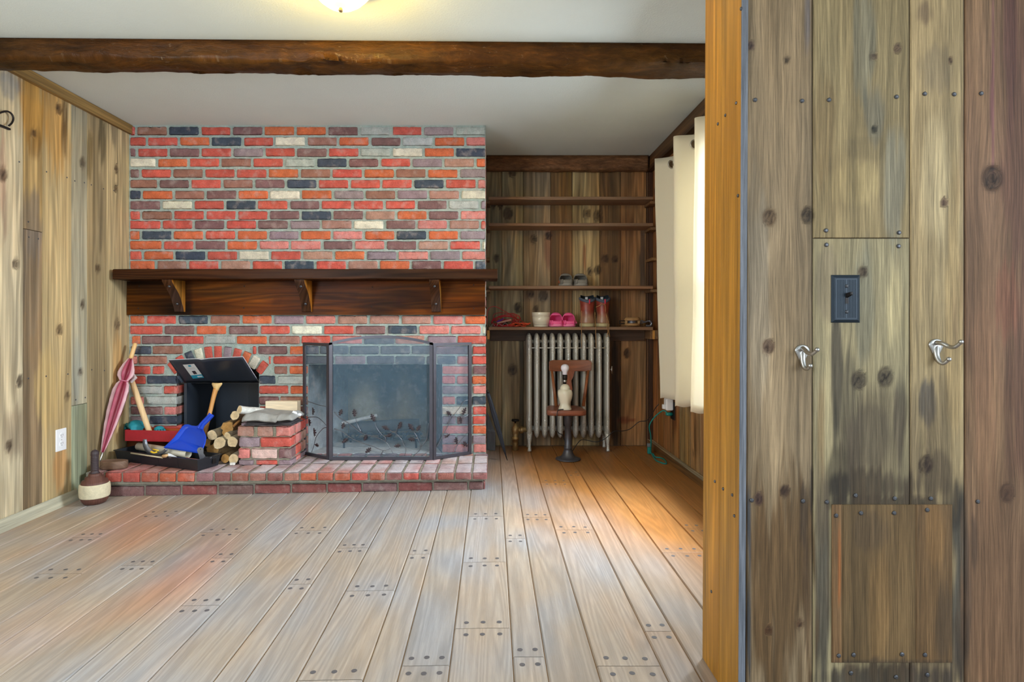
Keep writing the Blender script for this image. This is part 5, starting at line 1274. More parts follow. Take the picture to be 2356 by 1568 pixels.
# the lamp without its shade
lx, ly = XU(1300.5, 3.93), 3.945; kz = 3.93 / F
lp = thing('table_lamp', 'cream ceramic lamp with bare bulb and no shade on the chair seat', 'lamp', (lx, ly, .3545))
M['ceramic'] = plain('cream_glazed_ceramic', S(226, 218, 196), .18, spec=.6)
zb_ = .3535; pxm = kz * .1659  # zoom pixel to metres
prof = [(90, 722), (92, 716), (84, 700), (74, 670), (72, 640), (80, 610), (92, 570), (100, 530), (102, 495), (98, 470), (86, 452), (70, 444), (66, 438), (70, 432), (68, 424), (62, 405), (50, 388), (34, 376), (12, 370)]
q = MB(); n = 48; ids = []
for r, y in prof:
    h = (722 - y) * pxm; R_ = r * pxm; row = []
    for k in range(n):
        a = 2 * PI * k / n; tw = a * 5 + h * 30
        f = 1 + .045 * math.sin(tw) * (1 if 450 < y < 715 else 0)
        row.append(q.vert((lx + R_ * f * math.cos(a), ly + R_ * f * math.sin(a), zb_ + h)))
    ids.append(row)
for a, b in zip(ids, ids[1:]):
    for k in range(n): q.face(a[k], a[(k + 1) % n], b[(k + 1) % n], b[k])
q.face(*reversed(ids[0])); q.face(*ids[-1]); q.build('base', M['ceramic'], lp)
q = MB(); hz = lambda y: zb_ + (722 - y) * pxm
q.lathe((lx, ly, 0), [(.006, hz(371)), (.009, hz(362)), (.010, hz(345)), (.013, hz(343)), (.013, hz(312)), (.016, hz(308)), (.017, hz(240))], 18); q.build('socket', M['iron'], lp)
q = MB(); q.lathe((lx, ly, 0), [(.0135, hz(343)), (.0145, hz(340)), (.0145, hz(316)), (.0135, hz(313))], 18); q.build('socket_band', M['steel'], lp)
M['bulb'] = plain('white_bulb', S(232, 228, 240), .25, spec=.5)
q = MB(); q.lathe((lx, ly, 0), [(.0135, hz(241)), (.017, hz(236)), (.0165, hz(212)), (.019, hz(195)), (.0245, hz(178)), (.0275, hz(160)), (.0282, hz(143)), (.0255, hz(120)), (.0185, hz(104)), (.008, hz(95.5)), (.001, hz(94))], 22); q.build('bulb', M['bulb'], lp)
M['cordblk'] = plain('dark_flex', S(44, 46, 50), .5)
q = MB(); q.tube(smooth_path([(lx - .015, ly - .04, .3590), (lx - .035, ly - .055, .3600), (lx - .052, ly - .075, .3600), (lx - .058, ly - .105, .3600), (lx - .062, 3.853, .352), (lx - .066, 3.852, .31), (lx - .064, 3.87, .25), (lx - .055, 3.92, .21), (lx - .035, 3.965, .185), (lx - .012, 4.0, .17), (lx + .01, 4.045, .12), (lx + .03, 4.09, .03), (lx + .05, 4.10, .006), P(1330, 1018, 4.13), P(1342, 1011, 4.15), P(1372, 1016, 4.16), P(1393, 1008, 4.17), P(1412, 992, 4.19), P(1432, 991, 4.25), P(1450, 986, 4.3), P(1470, 970, 4.3), P(1488, 967, 4.22), P(1500, 952, 4.1), P(1508, 938, 4.0), P(1516, 929, 3.98)], 5), .0028, 6); q.build('cord', M['cordblk'], lp)

# ------------------------------------------------------------------ shelf things
zs = .9085
M['redcable'] = plain('red_wire', S(206, 32, 48), .35)
rc = thing('red_wire_coil', 'tangled coil of thin red wire on the lowest alcove shelf by the brick', 'wire', (XU(1165, 4.33), 4.33, zs))
rw = random.Random(4)
for k in range(15):
    q = MB(); pts = []
    cx_ = XU(1167 + rw.uniform(-9, 9), 4.33); rx = .085 + rw.uniform(-.02, .025); tilt = rw.uniform(.35, 1.0) if k < 10 else rw.uniform(.02, .1)
    ph = rw.uniform(0, 6); ry = .055 + rw.uniform(-.012, .012)
    for i in range(25):
        a = 2 * PI * i / 24 * .96 + ph
        x = cx_ + rx * math.cos(a); y = 4.34 + ry * math.sin(a) * math.cos(tilt)
        z = zs + .004 + (ry * (1 + math.sin(a + .6 * math.cos(k))) * math.sin(tilt)) * 1.05 + .003 * (k % 3)
        pts.append((max(x, XU(1119, y) if y > 4 else x, .0), min(y, 4.435), z))
    q.tube(smooth_path(pts, 2), .0021, 6); q.build('loop', M['redcable'], rc)
q = MB(); q.tube(smooth_path([P(1121, 744, 4.3), P(1121, 722, 4.31), P(1126, 708, 4.33), P(1140, 705, 4.36), P(1158, 714, 4.38), P(1172, 722, 4.38), P(1186, 738, 4.34), P(1190, 748, 4.3)], 4), .0021, 6); q.build('loop', M['redcable'], rc)
M['orange'] = plain('orange_cord', S(226, 86, 48), .55, var=.3, vscale=90)
q = MB()
for k in range(12):
    cx_, cy_ = XU(1176 + k * 3.3, 4.30), 4.30 + rw.uniform(-.015, .015); a0 = rw.uniform(0, 3)
    q.tube(smooth_path([(cx_ + .024 * math.cos(a0 + i * .9), cy_ + .022 * math.sin(a0 + i * .9), zs + .006 + .0065 * (k % 4) + .003 * math.sin(i * 2.1 + k)) for i in range(8)], 3), .0042, 6)
tag(q.build('orange_cord_bundle', M['orange']), 'knotted bundle of orange cord between the red wire and the cream crock', 'cord')
q = MB(); q.c = S(206, 150, 140); q.tube([P(1144, 744, 4.275) + Vector((0, 0, .004)), P(1176, 735, 4.285)], [.0065, .0075], 10); tag(q.build('tool_grip', M['paleh']), 'pinkish tapered tool grip lying across the red wire', 'grip')
M['purple'] = plain('purple_plastic', S(98, 44, 168), .35)
q = MB(); q.tube(smooth_path([P(1143, 741, 4.30), P(1149, 737, 4.30), P(1154, 736, 4.30), P(1158, 732, 4.30)], 3), [.006, .006, .007, .007, .006, .006, .005, .005, .004, .004], 8); tag(q.build('purple_clip', M['purple']), 'small purple plastic clip lying in the red wire', 'clip')
q = MB(); q.tube(smooth_path([P(1125, 745, 4.268), P(1130, 752, 4.262), P(1134, 744, 4.268), P(1141, 752, 4.262), P(1147, 743, 4.268), P(1155, 749, 4.262), P(1162, 742, 4.27), P(1169, 749, 4.262)], 3), .0018, 6)
for i, v in enumerate(q.v): q.v[i] = (v[0], v[1], max(v[2], zs + .0019))
tag(q.build('zigzag_wire', M['steel']), 'shiny zigzag metal wire at the shelf edge in front of the red coil', 'wire')
q = MB()
for u, v in ((1160, 745), (1166, 742), (1187, 745), (1200, 748)): p = P(u, v, 4.285); q.ball((p.x, p.y, max(p.z, zs + .0071)), .008, 8, 6, (1.3, 1, .8))
tag(q.build('black_cable_ends', M['iron']), 'black cable end fittings lying among the orange cord', 'cable ends')
q = MB(); cx_, cy_ = XU(1245, 4.34), 4.34; k = 4.28 / F * .0957
def rz(y): return zs + .0005 + (643 - y) * k
q.lathe((cx_, cy_, 0), [(176 * k, rz(643)), (180 * k, rz(640)), (187 * k, rz(618)), (181 * k, rz(614)), (192 * k, rz(608)), (200 * k, rz(560)), (206 * k, rz(556)), (199 * k, rz(553)), (199 * k, rz(549)), (208 * k, rz(546)), (214 * k, rz(470)), (220 * k, rz(404)), (212 * k, rz(401)), (212 * k, rz(396)), (223 * k, rz(392)), (226 * k, rz(330)), (227 * k, rz(300)), (224 * k, rz(293)), (216 * k, rz(293)), (208 * k, rz(400)), (180 * k, rz(600)), (100 * k, rz(625))], 40)
tag(q.build('ceramic_crock', M['ceramic']), 'cream ridged ceramic crock on the lowest alcove shelf beside the pink clogs', 'crock')

def clog(name, label, cxx, yh, zb, L_, W_, Hh, mats, group, strap=None, hl=.36):
    """slip-on clog seen from its heel: heel at yh, toe towards the wall"""
    t = thing(name, label, 'clog', (cxx, yh + L_ / 2, zb), group)
    wid = lambda s: W_ * (.40 * math.sin(PI * min(1, (s * 1.0 + .10) / 1.1) ** .72) ** .45 + .11 * math.sin(PI * s))
    q = MB(); n = 22; ids = []
    for i in range(25):
        s = .001 + .998 * i / 24; w_ = max(.004, wid(s)); hv = Hh * (1.0 - .55 * max(0, s - .42) ** 1.1 / .6) if s < .93 else Hh * .56 * (1 - ((s - .93) / .09) ** 2 * .8)
        row = []
        for k in range(n + 1):
            a = PI * k / n
            x = cxx - w_ * math.copysign(abs(math.cos(a)) ** .7, math.cos(a)); z = hv * math.sin(a) ** .8
            lim = Hh * hl if s < .36 else Hh * hl + (Hh * 1.1 - Hh * hl) * ((s - .36) / .10) if s < .46 else 9
            row.append(q.vert((x, yh + s * L_, zb + .014 + min(z, lim))))
        ids.append((row, s))
    for (a, s0), (b, s1_) in zip(ids, ids[1:]):
        for k in range(n):
            if s1_ < .44:
                zc = max(q.v[a[k]][2], q.v[b[k]][2], q.v[a[k + 1]][2]) - zb - .014; kk = abs((k + .5) / n - .5) * 2
                if kk < .62: continue
            q.face(a[k], a[k + 1], b[k + 1], b[k])
    # heel wall
    r0 = ids[0][0]
    w0 = max(.01, wid(.02))
    hw = [[q.vert((cxx + W_ * .45 * math.sin(a_), yh + .012 - .02 * math.cos(a_) + .01, zb + .012 + h)) for a_ in [(-1.25 + 2.5 * j / 10) for j in range(11)]] for h in (0, Hh * hl * .5, Hh * hl)]
    for ra, rb_ in zip(hw, hw[1:]):
        for j in range(10): q.face(ra[j], ra[j + 1], rb_[j + 1], rb_[j])
    q.build('upper', mats[0], t, solid=.006)
    q = MB(); out = []
    for i in range(15): s = i / 14; out.append((wid(min(.995, max(.02, s))) * 1.06 if 0 < i < 14 else W_ * .2, yh + s * L_ * 1.01 - .004))
    loop = [(cxx + w_, y) for w_, y in out] + [(cxx - w_, y) for w_, y in reversed(out)]
    cy_ = yh + L_ / 2
    rs = [[(cxx + (x - cxx) * k_, cy_ + (y - cy_) * k_, zb + z) for x, y in loop] for k_, z in ((.95, .0005), (1, .004), (1, .016), (.97, .021))]
    q.rings(rs); q.build('sole', mats[1], t)
    if strap:
        q = MB(); sgn = strap; q.tube(smooth_path([(cxx + sgn * W_ * .46, yh + L_ * .45, zb + Hh * .55), (cxx + sgn * W_ * .53, yh + L_ * .3, zb + Hh * .42), (cxx + sgn * W_ * .54, yh + L_ * .2, zb + Hh * .30)], 3), .006, 6); q.build('strap', mats[2], t)
    return t
M['pink'] = plain('pink_foam', S(240, 92, 150), .5)
M['pinkd'] = plain('pale_pink_foam', S(244, 128, 170), .5)
M['greyf'] = plain('grey_foam', S(126, 120, 112), .6, var=.15)
M['greyl'] = plain('pale_grey_foam', S(146, 140, 132), .6, var=.15)
M['orstr'] = plain('dull_orange_strap', S(170, 92, 56), .6)
clog('clog', 'pink foam clog next to the cream crock', XU(1281, 4.28), 4.272, zs, .150, .098, .092, (M['pink'], M['pinkd'], M['pinkd']), 'pair of pink clogs', None, .34)
clog('clog', 'pink foam clog with a side strap nearer the leather boots', XU(1310.5, 4.28), 4.272, zs, .150, .096, .090, (M['pink'], M['pinkd'], M['pinkd']), 'pair of pink clogs', 1, .34)
z3 = 1.2090
clog('clog', 'grey foam clog with an orange strap, nearer the brick side', XU(1304, 4.285), 4.275, z3, .158, .100, .083, (M['greyf'], M['greyl'], M['orstr']), 'pair of grey clogs', -1, .40)
clog('clog', 'grey foam clog without visible strap, nearer the window side', XU(1338, 4.285), 4.275, z3, .158, .106, .083, (M['greyf'], M['greyl'], M['orstr']), 'pair of grey clogs', None, .40)

M['leather'] = plain('brown_boot_leather', (1, 1, 1), .34, spec=.55, attrcol=True, var=.3, vscale=26, bump=.25, bscale=70)
M['collar'] = plain('grey_blue_lining', S(74, 82, 98), .7, var=.2)
M['lining'] = plain('navy_lining', S(24, 44, 66), .8)
M['crepe'] = plain('worn_tan_sole', S(176, 164, 124), .7, var=.25, vscale=60)
M['tab'] = plain('red_pull_tab', S(200, 36, 70), .6)
M['lace'] = plain('tan_boot_lace', S(176, 132, 82), .7)
def boot(label, u0, u1, mir, laces):
    yy = 4.31; k = yy / F; cxx = (XU(u0, yy) + XU(u1, yy)) / 2; W_ = (u1 - u0) * k
    t = thing('leather_boot', label, 'boot', (cxx, yy, zs), 'pair of leather boots')
    px_ = lambda y: zs + (970 - y) * .0849 * k
    q = MB(); n = 26; ids = []
    dk, md, lt = S(120, 44, 34), S(150, 68, 50), S(158, 124, 98)
    st = [(880, .50, .0), (840, .52, 0), (780, .50, .0), (720, .46, 0), (660, .44, .002), (600, .43, .004), (540, .46, .004), (470, .475, .003), (400, .48, .002), (330, .50, .0), (270, .53, -.002)]
    for y, w_, dy in st:
        row = []
        for j in range(n):
            a = 2 * PI * j / n; z = px_(y); foot = max(0, (y - 640) / 240)
            ry = .050 + (.055 * foot ** 1.3 if math.sin(a) > 0 else .004 * foot)
            x = cxx + W_ * w_ * math.cos(a) * (1 + .04 * mnoise.noise((a * 2, y * .02, mir))); yv = yy + .0 + dy + ry * math.sin(a)
            z += .010 * max(0, -math.sin(a)) * (-1 if y < 300 else 0) * 1.2 + (.012 * abs(math.cos(a)) if y < 300 else 0)
            wr = mnoise.noise((math.cos(a) * 2, y * .035, mir * 3)); x += W_ * .02 * wr * (1 if 480 < y < 760 else .2)
            tcol = mixc(mixc(dk, md, .5 + .9 * mnoise.noise((a * 1.5, y * .012, mir))), lt, max(0, min(.85, (y - 540) / 230 + wr * .5)))
            row.append(q.vert((x, yv, z), tcol))
        ids.append(row)
    for a, b in zip(ids, ids[1:]):
        for j in range(n): q.face(a[j], a[(j + 1) % n], b[(j + 1) % n], b[j])
    q.face(*reversed(ids[0])); q.build('shaft', M['leather'], t)
    top_ = [Vector(q.v[i]) for i in ids[-1]]; c0 = sum(top_, Vector()) / n
    q = MB(); rs = [[c0 + (p - c0) * s_ + Vector((0, 0, h)) for p in top_] for s_, h in ((.99, -.006), (1.06, -.003), (1.10, .006), (1.06, .015), (.97, .017), (.88, .012), (.84, -.02))]
    q.rings(rs, cap0=False, cap1=False); co_ = q.build('collar', M['collar'], t)
    q = MB(); rs = [[c0 + (p - c0) * s_ + Vector((0, (.004 if p.y > yy else 0), h + (.022 if p.y > yy else 0) * hh_)) for p in top_] for s_, h, hh_ in ((.885, .008, 1), (.84, .010, 1.1), (.78, -.06, 0))]
    q.rings(rs, cap0=False, cap1=True); q.build('lining', M['lining'], t)
    q = MB(); q.smooth = False; xw = cxx - W_ * .04; q.box(xw - .007, xw + .012, c0.y + .030, c0.y + .033, c0.z - .01, c0.z + .026); q.build('size_label', M['paper'], t)
    q = MB(); xw = cxx + W_ * .06; yt = min(p.y for p in top_) - .006; q.box(xw - .0045, xw + .0045, yt - .003, yt, c0.z - .028, c0.z + .006); q.build('pull_tab', M['tab'], t, bevel=.001)
    q = MB(); loop = [(cxx + W_ * .53 * math.cos(2 * PI * j / 28), yy + ((.108 if math.sin(2 * PI * j / 28) > 0 else .057) * math.sin(2 * PI * j / 28))) for j in range(28)]
    rs = [[(cxx + (x - cxx) * s_, yy + (y - yy) * s_, zs + z) for x, y in loop] for s_, z in ((.97, .0005), (1, .004), (1.0, .022), (.95, .0255))]
    q.rings(rs); q.build('sole', M['crepe'], t)
    for pth in laces:
        q = MB(); q.tube(smooth_path([P(1320 + .0849 * x, 670 + .0849 * y, Y) for x, y, Y in pth], 4), .0019, 6); q.build('lace', M['lace'], t)
boot('brown leather work boot beside the pink clogs, with two laces hanging over the shelf edge', 1334.5, 1368, 1, [[(215, 520, 4.245), (215, 700, 4.24), (212, 960, 4.238), (213, 1100, 4.238), (218, 1250, 4.238), (215, 1520, 4.236)], [(575, 560, 4.25), (580, 760, 4.243), (598, 970, 4.240), (596, 1100, 4.238), (602, 1300, 4.238), (608, 1530, 4.236)]])
boot('brown leather work boot on the window side of its pair, with a looped lace', 1371.5, 1402, 5, [[(600, 430, 4.258), (680, 390, 4.252), (770, 350, 4.25), (850, 370, 4.25), (865, 560, 4.252)], [(880, 600, 4.25), (905, 860, 4.240), (905, 980, 4.238), (930, 1080, 4.236), (900, 1200, 4.236), (890, 1240, 4.236)], [(890, 640, 4.25), (950, 860, 4.241), (952, 980, 4.238), (955, 1100, 4.236), (975, 1230, 4.236)]])
# pulley block
pb = thing('pulley_block', 'old wooden pulley block with a metal hook lying at the window end of the shelf', 'pulley', (XU(1456, 4.32), 4.32, zs))
yy = 4.32; k = yy / F
def pp(x, y): return P(1320 + .0849 * x, 670 + .0849 * y, yy)
for y0, y1, nm in ((935, 868, 0), (792, 702, 1)):
    q = MB(); q.ax = 0; q.c = S(168, 134, 92); q.seed = nm
    cx_ = pp(1590, 800).x; rx = 215 * .0849 * k
    loop = [(cx_ + rx * math.cos(2 * PI * j / 30), yy + .038 * math.sin(2 * PI * j / 30)) for j in range(30)]
    za, zb_ = max(zs + .0005, pp(0, y0).z), pp(0, y1).z
    lev = ((.86, za), (.98, lerp(za, zb_, .35)), (1, lerp(za, zb_, .8)), (.97, zb_)) if nm == 0 else ((.97, za), (1, lerp(za, zb_, .2)), (.96, lerp(za, zb_, .65)), (.80, zb_))
    q.rings([[(cx_ + (x - cx_) * s_, yy + (y - yy) * s_, z) for x, y in loop] for s_, z in lev]); q.build('cheek', M['oldwood'], pb)
q = MB(); q.c = S(168, 134, 92); q.box(pp(1380, 0).x, pp(1440, 0).x, yy - .022, yy + .022, pp(0, 870).z, pp(0, 790).z); q.box(pp(1720, 0).x, pp(1780, 0).x, yy - .022, yy + .022, pp(0, 870).z, pp(0, 790).z); q.build('end_block', M['oldwood'], pb, bevel=.003)
q = MB(); q.lathe((pp(1580, 0).x, yy, pp(0, 862).z), [(.034, 0), (.034, .003), (.029, .008), (.029, .012), (.034, .017), (.034, .019)], 24); q.build('sheave', M['toolsteel'], pb)
q = MB(); q.tube(smooth_path([pp(1770, 830), pp(1850, 800), pp(1930, 830), pp(1985, 812), pp(2050, 800), pp(2105, 850), pp(2085, 920), pp(2020, 935), pp(1960, 922)], 5), [.006] * 20 + [.0075] * 21, 10); q.tube(smooth_path([pp(1780, 850), pp(1850, 856), pp(1925, 830)], 4), .004, 8); q.build('hook', M['toolsteel'], pb)
q = MB(); q.tube([pp(1225, 795), pp(1400, 795)], .0032, 8); q.tube([pp(1225, 872), pp(1400, 872)], .0032, 8); q.tube([pp(1245, 795), pp(1245, 872)], .003, 6); q.build('becket', M['iron'], pb)

# ------------------------------------------------------------------ corner behind the breast
q = MB(); ub = thing('black_umbrella', 'narrow folded black umbrella leaning on the brick corner with its tip on the floor', 'umbrella', P(1167, 1059, 3.97))
a, b = P(1167, 1059, 3.965), P(1119.5, 897, 3.86); b.x = max(b.x, XCH + .010); d = (b - a).normalized(); L_ = (b - a).length
q = MB(); n = 16; s1 = d.orthogonal().normalized(); s2 = d.cross(s1)
q.rings([[a + d * (L_ * t) + (s1 * math.cos(2 * PI * j / n) + s2 * math.sin(2 * PI * j / n)) * r * (1 + .2 * math.cos(2 * PI * j / n * 4 + t)) for j in range(n)] for t, r in ((.07, .004), (.2, .011), (.4, .016), (.65, .017), (.85, .013), (.96, .009))])
M['navy'] = plain('black_umbrella_cloth', S(40, 46, 56), .55); q.build('canopy', M['navy'], ub)
q = MB(); q.tube([a + Vector((0, 0, .002)), a + d * (L_ * .08)], [.0022, .004], 8); q.build('tip', M['iron'], ub)
q = MB(); q.tube([a + d * (L_ * .95), b], [.008, .009], 8); q.build('handle', M['iron'], ub)
q = MB(); q.ax = 2; q.c = S(112, 116, 122); x0 = XCH + .003
q.rings([[(x0, 4.30, .001), (XU(1139, 4.28), 4.27, .001), (XU(1140, 4.28), 4.35, .001), (x0, 4.37, .001)], [(x0, 4.30, .14), (XU(1139.5, 4.28), 4.28, .135), (XU(1139.5, 4.28), 4.35, .135), (x0, 4.37, .14)], [(x0, 4.31, .155), (XU(1137, 4.28), 4.29, .15), (XU(1136, 4.28), 4.34, .15), (x0, 4.36, .155)], [(x0, 4.32, .27), (x0 + .012, 4.31, .26), (x0 + .012, 4.33, .26), (x0, 4.35, .27)]], smooth=False)
M['greywood'] = wood('grey_weathered_block', .4, .4, .4, .2, .8, .5, (1, .98, .95), .3)
tag(q.build('weathered_block', M['greywood'], bevel=.002), 'grey weathered pointed wood block in the corner behind the black umbrella', 'block')

# ------------------------------------------------------------------ curtain, rod, outlet and cords on the window wall
M['curtain'] = None
m, N, L, B = new_mat('cream_curtain_cloth')
B.inputs['Base Color'].default_value = (*S(240, 233, 214), 1); B.inputs['Roughness'].default_value = .85; B.inputs['Specular IOR Level'].default_value = .2
tl = nd(N, 'ShaderNodeBsdfTranslucent'); tl.inputs['Color'].default_value = (*S(242, 236, 218), 1)
mx = nd(N, 'ShaderNodeMixShader'); mx.inputs[0].default_value = .28
L.new(B.outputs[0], mx.inputs[1]); L.new(tl.outputs[0], mx.inputs[2]); L.new(mx.outputs[0], N['Material Output'].inputs['Surface'])
M['curtain'] = m
XRD = 1.19
cu = thing('curtain', 'cream grommet curtain bunched at the far side of the window', 'curtain', (XRD, 3.5, 1.99))
path = smooth_path([(1.088, 3.875), (1.15, 3.85), (1.205, 3.80), (1.212, 3.72), (1.19, 3.62), (1.12, 3.50), (1.072, 3.425), (1.082, 3.395), (1.14, 3.385), (1.2, 3.365), (1.212, 3.30), (1.19, 3.22), (1.12, 3.16), (1.085, 3.10), (1.13, 3.07), (1.19, 3.05)], 6)
q = MB(); ids = []; nz = 34
for i, p in enumerate(path):
    s = i / (len(path) - 1); row = []
    for j in range(nz + 1):
        t = j / nz; z = lerp(2.03, .448 + .004 * math.sin(i * .5), t)
        g = .55 * t
        x = lerp(p.x, 1.145, .22 * t) + .006 * mnoise.noise((s * 7, t * 4, 2)) * min(1, t * 3); y = lerp(p.y, 3.52, .24 * t ** 1.5) + .008 * mnoise.noise((s * 6, t * 3, 8)) * min(1, t * 3)
        row.append(q.vert((min(x, 1.222), y, z)))
    ids.append(row)
for a, b in zip(ids, ids[1:]):
    for j in range(nz): q.face(a[j], a[j + 1], b[j + 1], b[j])
q.build('cloth', M['curtain'], cu, solid=.0018)
M['holebrown'] = plain('wall_seen_through_grommet', S(88, 68, 44), .8)
def grom(c, nrm):
    q = MB(); c = Vector(c); nrm = Vector(nrm).normalized(); a = nrm.orthogonal().normalized(); b = nrm.cross(a)
    pts = [c + (a * math.cos(2 * PI * k / 24) + b * math.sin(2 * PI * k / 24)) * .0245 for k in range(25)]
    q.tube(pts, .0045, 6, caps=False); o = q.build('grommet', M['steel'], cu)
    q = MB(); q.lathe(c - nrm * .0006, [(.0225, 0), (.0225, .0032)], 24, nrm); q.build('grommet_hole', M['holebrown'], cu)
grom((1.180, 3.815, 1.976), (.5, -1, 0)); grom((1.176, 3.368, 1.970), (.25, -1, 0)); 
M['rodpaint'] = plain('pale_rod_paint', S(206, 196, 174), .4)
rod = thing('curtain_rod', 'pale metal curtain rod above the window', 'rod', (XRD, 3.0, 1.985))
q = MB(); q.tube([(XRD, 1.70, 1.972), (XRD, 3.90, 1.972)], .007, 12); q.build('pole', M['rodpaint'], rod)
q = MB(); q.ball((XRD, 3.905, 1.972), .012, 10, 8); q.build('finial', M['rodpaint'], rod)
for y in (1.9, 3.88):
    q = MB(); q.tube([(XR - .001, y, 1.972), (XRD, y, 1.972)], .006, 8); q.build('bracket', M['rodpaint'], rod)

yo = 3.93
ow = thing('wall_outlet', 'dark outlet plate on the window wall under the curtain, with adapter and cord plugged in', 'outlet', (XR, yo, ZV(942, yo)))
zc_ = ZV(944, 3.93)
q = MB(); q.box(XR - .008, XR - .0005, yo - .04, yo + .04, zc_ - .06, zc_ + .06); q.build('cover_plate', M['iron'], ow, bevel=.003)
ad = thing('plug_adapter', 'white plug-in adapter in the dark outlet below the curtain', 'adapter', (XR - .04, yo, zc_ + .03))
q = MB(); q.box(XR - .058, XR - .0085, yo - .032, yo + .028, zc_ + .004, zc_ + .084); q.build('adapter_body', M['wplastic'], ad, bevel=.008, seg=3)
q = MB(); q.box(XR - .075, XR - .058, yo - .012, yo + .012, zc_ + .012, zc_ + .042); q.build('plug', M['wplastic'], ad, bevel=.003)
M['green'] = plain('green_cord', S(24, 128, 120), .45)
gc_ = thing('green_extension_cord', 'green extension cord hanging from the dark outlet to the floor', 'cord', P(1490, 1035, 4.2))
q = MB(); pth = smooth_path([(XR - .035, yo, zc_ - .024), P(1528, 944, 3.95), P(1516, 950, 3.97), P(1502, 964, 4.0), P(1494, 980, 4.02), P(1497, 1000, 4.05), P(1498, 1020, 4.08), P(1497, 1036, 4.12), (P(1500, 1047, 4.11).x, 4.11, .012), (P(1510, 1061, 3.95).x, 3.95, .0052), (P(1532, 1069, 3.86).x, 3.86, .005), (P(1530, 1058, 3.96).x, 3.96, .005), (P(1520, 1053, 4.03).x, 4.03, .005), (P(1508, 1054, 4.05).x, 4.05, .006), (P(1502, 1048, 4.1).x, 4.10, .02)], 6)
for i, p in enumerate(pth):
    if p.z < .0048: pth[i].z = .0048
    pth[i].x = min(p.x, 1.188)
q.tube(pth, .0045, 8); q.build('cord', M['green'], gc_)
q = MB(); q.tube([(XR - .0085, yo, zc_ - .024), (XR - .04, yo, zc_ - .024), (XR - .05, yo + .006, zc_ - .026)], [.013, .012, .007], 10); q.build('plug', M['green'], gc_)
q = MB(); p = P(1492, 1037, 4.2); q.box(p.x - .016, p.x + .012, 4.155, 4.185, .001, .05); q.build('socket_end', M['green'], gc_, bevel=.008, seg=3)
M['greyp'] = plain('grey_plastic', S(110, 116, 120), .5)
q = MB(); q.box(p.x - .017, p.x + .012, 4.158, 4.182, .0505, .076); q.build('socket_cap', M['greyp'], gc_, bevel=.004)
# ------------------------------------------------------------------ switch and coat hooks on the partition, ceiling lamp
M['swplate'] = plain('dark_bronze_plate', S(32, 44, 56), .42, .35, var=.15, vscale=40)
cx_, cz_ = px(1944.5), pz(687)
sw = thing('light_switch', 'dark bronze toggle switch plate on the plank partition', 'light switch', (cx_, YP, cz_))
w_, h_ = .0345, .0575
q = MB(); q.smooth = False
lv = ((0, 1, 1), (.0015, 1, 1), (.006, .82, .90), (.0068, .80, .885), (.0060, .75, .855))
q.rings([[(cx_ + sx * w_ * a, YP - d, cz_ + sz * h_ * b) for sx, sz in ((-1, -1), (1, -1), (1, 1), (-1, 1))] for d, a, b in lv], smooth=False)
for i in range(-6, 7):
    x = cx_ + i * .0036
    if i == 0: continue
    q.box(x - .0007, x + .0007, YP - .0068, YP - .0058, cz_ - h_ * .80, cz_ + h_ * .80)
q.build('cover_plate', M['swplate'], sw, bevel=.0006)
q = MB(); q.smooth = False
q.hexa([(cx_ - .0035, YP - .006, cz_ + .002), (cx_ + .0035, YP - .006, cz_ + .002), (cx_ + .0035, YP - .006, cz_ + .013), (cx_ - .0035, YP - .006, cz_ + .013), (cx_ + .001, YP - .021, cz_ + .009), (cx_ + .0065, YP - .021, cz_ + .009), (cx_ + .0065, YP - .020, cz_ + .016), (cx_ + .001, YP - .020, cz_ + .016)])
q.build('toggle', M['iron'], sw, bevel=.001)
q = MB(); q.box(cx_ - .004, cx_ + .004, YP - .0072, YP - .0058, cz_ - .012, cz_ + .002); q.build('toggle_slot', M['iron'], sw)
for v in (658, 717):
    q = MB(); q.disc((cx_, YP - .006, pz(v)), (0, -1, 0), .0042, .0012, 12, .0014); so = q.build('screw', M['nail'], sw)
    q = MB(); q.box(cx_ - .003, cx_ + .003, YP - .0090, YP - .0084, pz(v) - .0004, pz(v) + .0004); q.build('screw_slot', M['iron'], so)
def coat_hook(label, u0, v0, up, lo, sc):
    """u0, v0 the plate's top centre; up / lo the prong paths as pixels with distance from the wall"""
    t = thing('coat_hook', label, 'coat hook', (px(u0), YP, pz(v0)), 'satin metal coat hooks on the partition')
    q = MB(); n = 28; out = []
    for k in range(n):
        a = 2 * PI * k / n
        r_ = 1.0
        x = 17.5 * math.cos(a); y = 15 * math.sin(a)
        if y < 0: y *= 2.3; x *= max(.30, 1 - (abs(y) / 34.5) ** .9 * .75)
        out.append((x * sc, y * sc))
    rs = []
    for k_, d in ((1, .0002), (1, .002), (.88, .0036), (.5, .0042)): rs.append([(px(u0) + x * .00105 * k_, YP - d, pz(v0 + 12) + y * .00105 * k_) for x, y in out])
    q.rings(rs); q.build('back_plate', M['steel'], t)
    for pth, rad in ((up, (.0058, .0042)), (lo, (.0090, .0042))):
        pts = smooth_path([P(u, v, YP - d) for u, v, d in pth], 6); n_ = len(pts)
        q = MB(); q.tube(pts, [lerp(rad[0], rad[1], min(1, i / n_ * 1.3)) for i in range(n_)], 10); q.ball(pts[-1], .0056, 10, 8)
        q.build('prong', M['steel'], t)
    for s in (-1, 1):
        q = MB(); c_ = (px(u0) + s * 11 * .00105 * sc, YP - .0032, pz(v0 + 9)); q.disc(c_, (0, -1, 0), .0026, .0008, 10, .0006); q.build('screw', M['steel'], t)
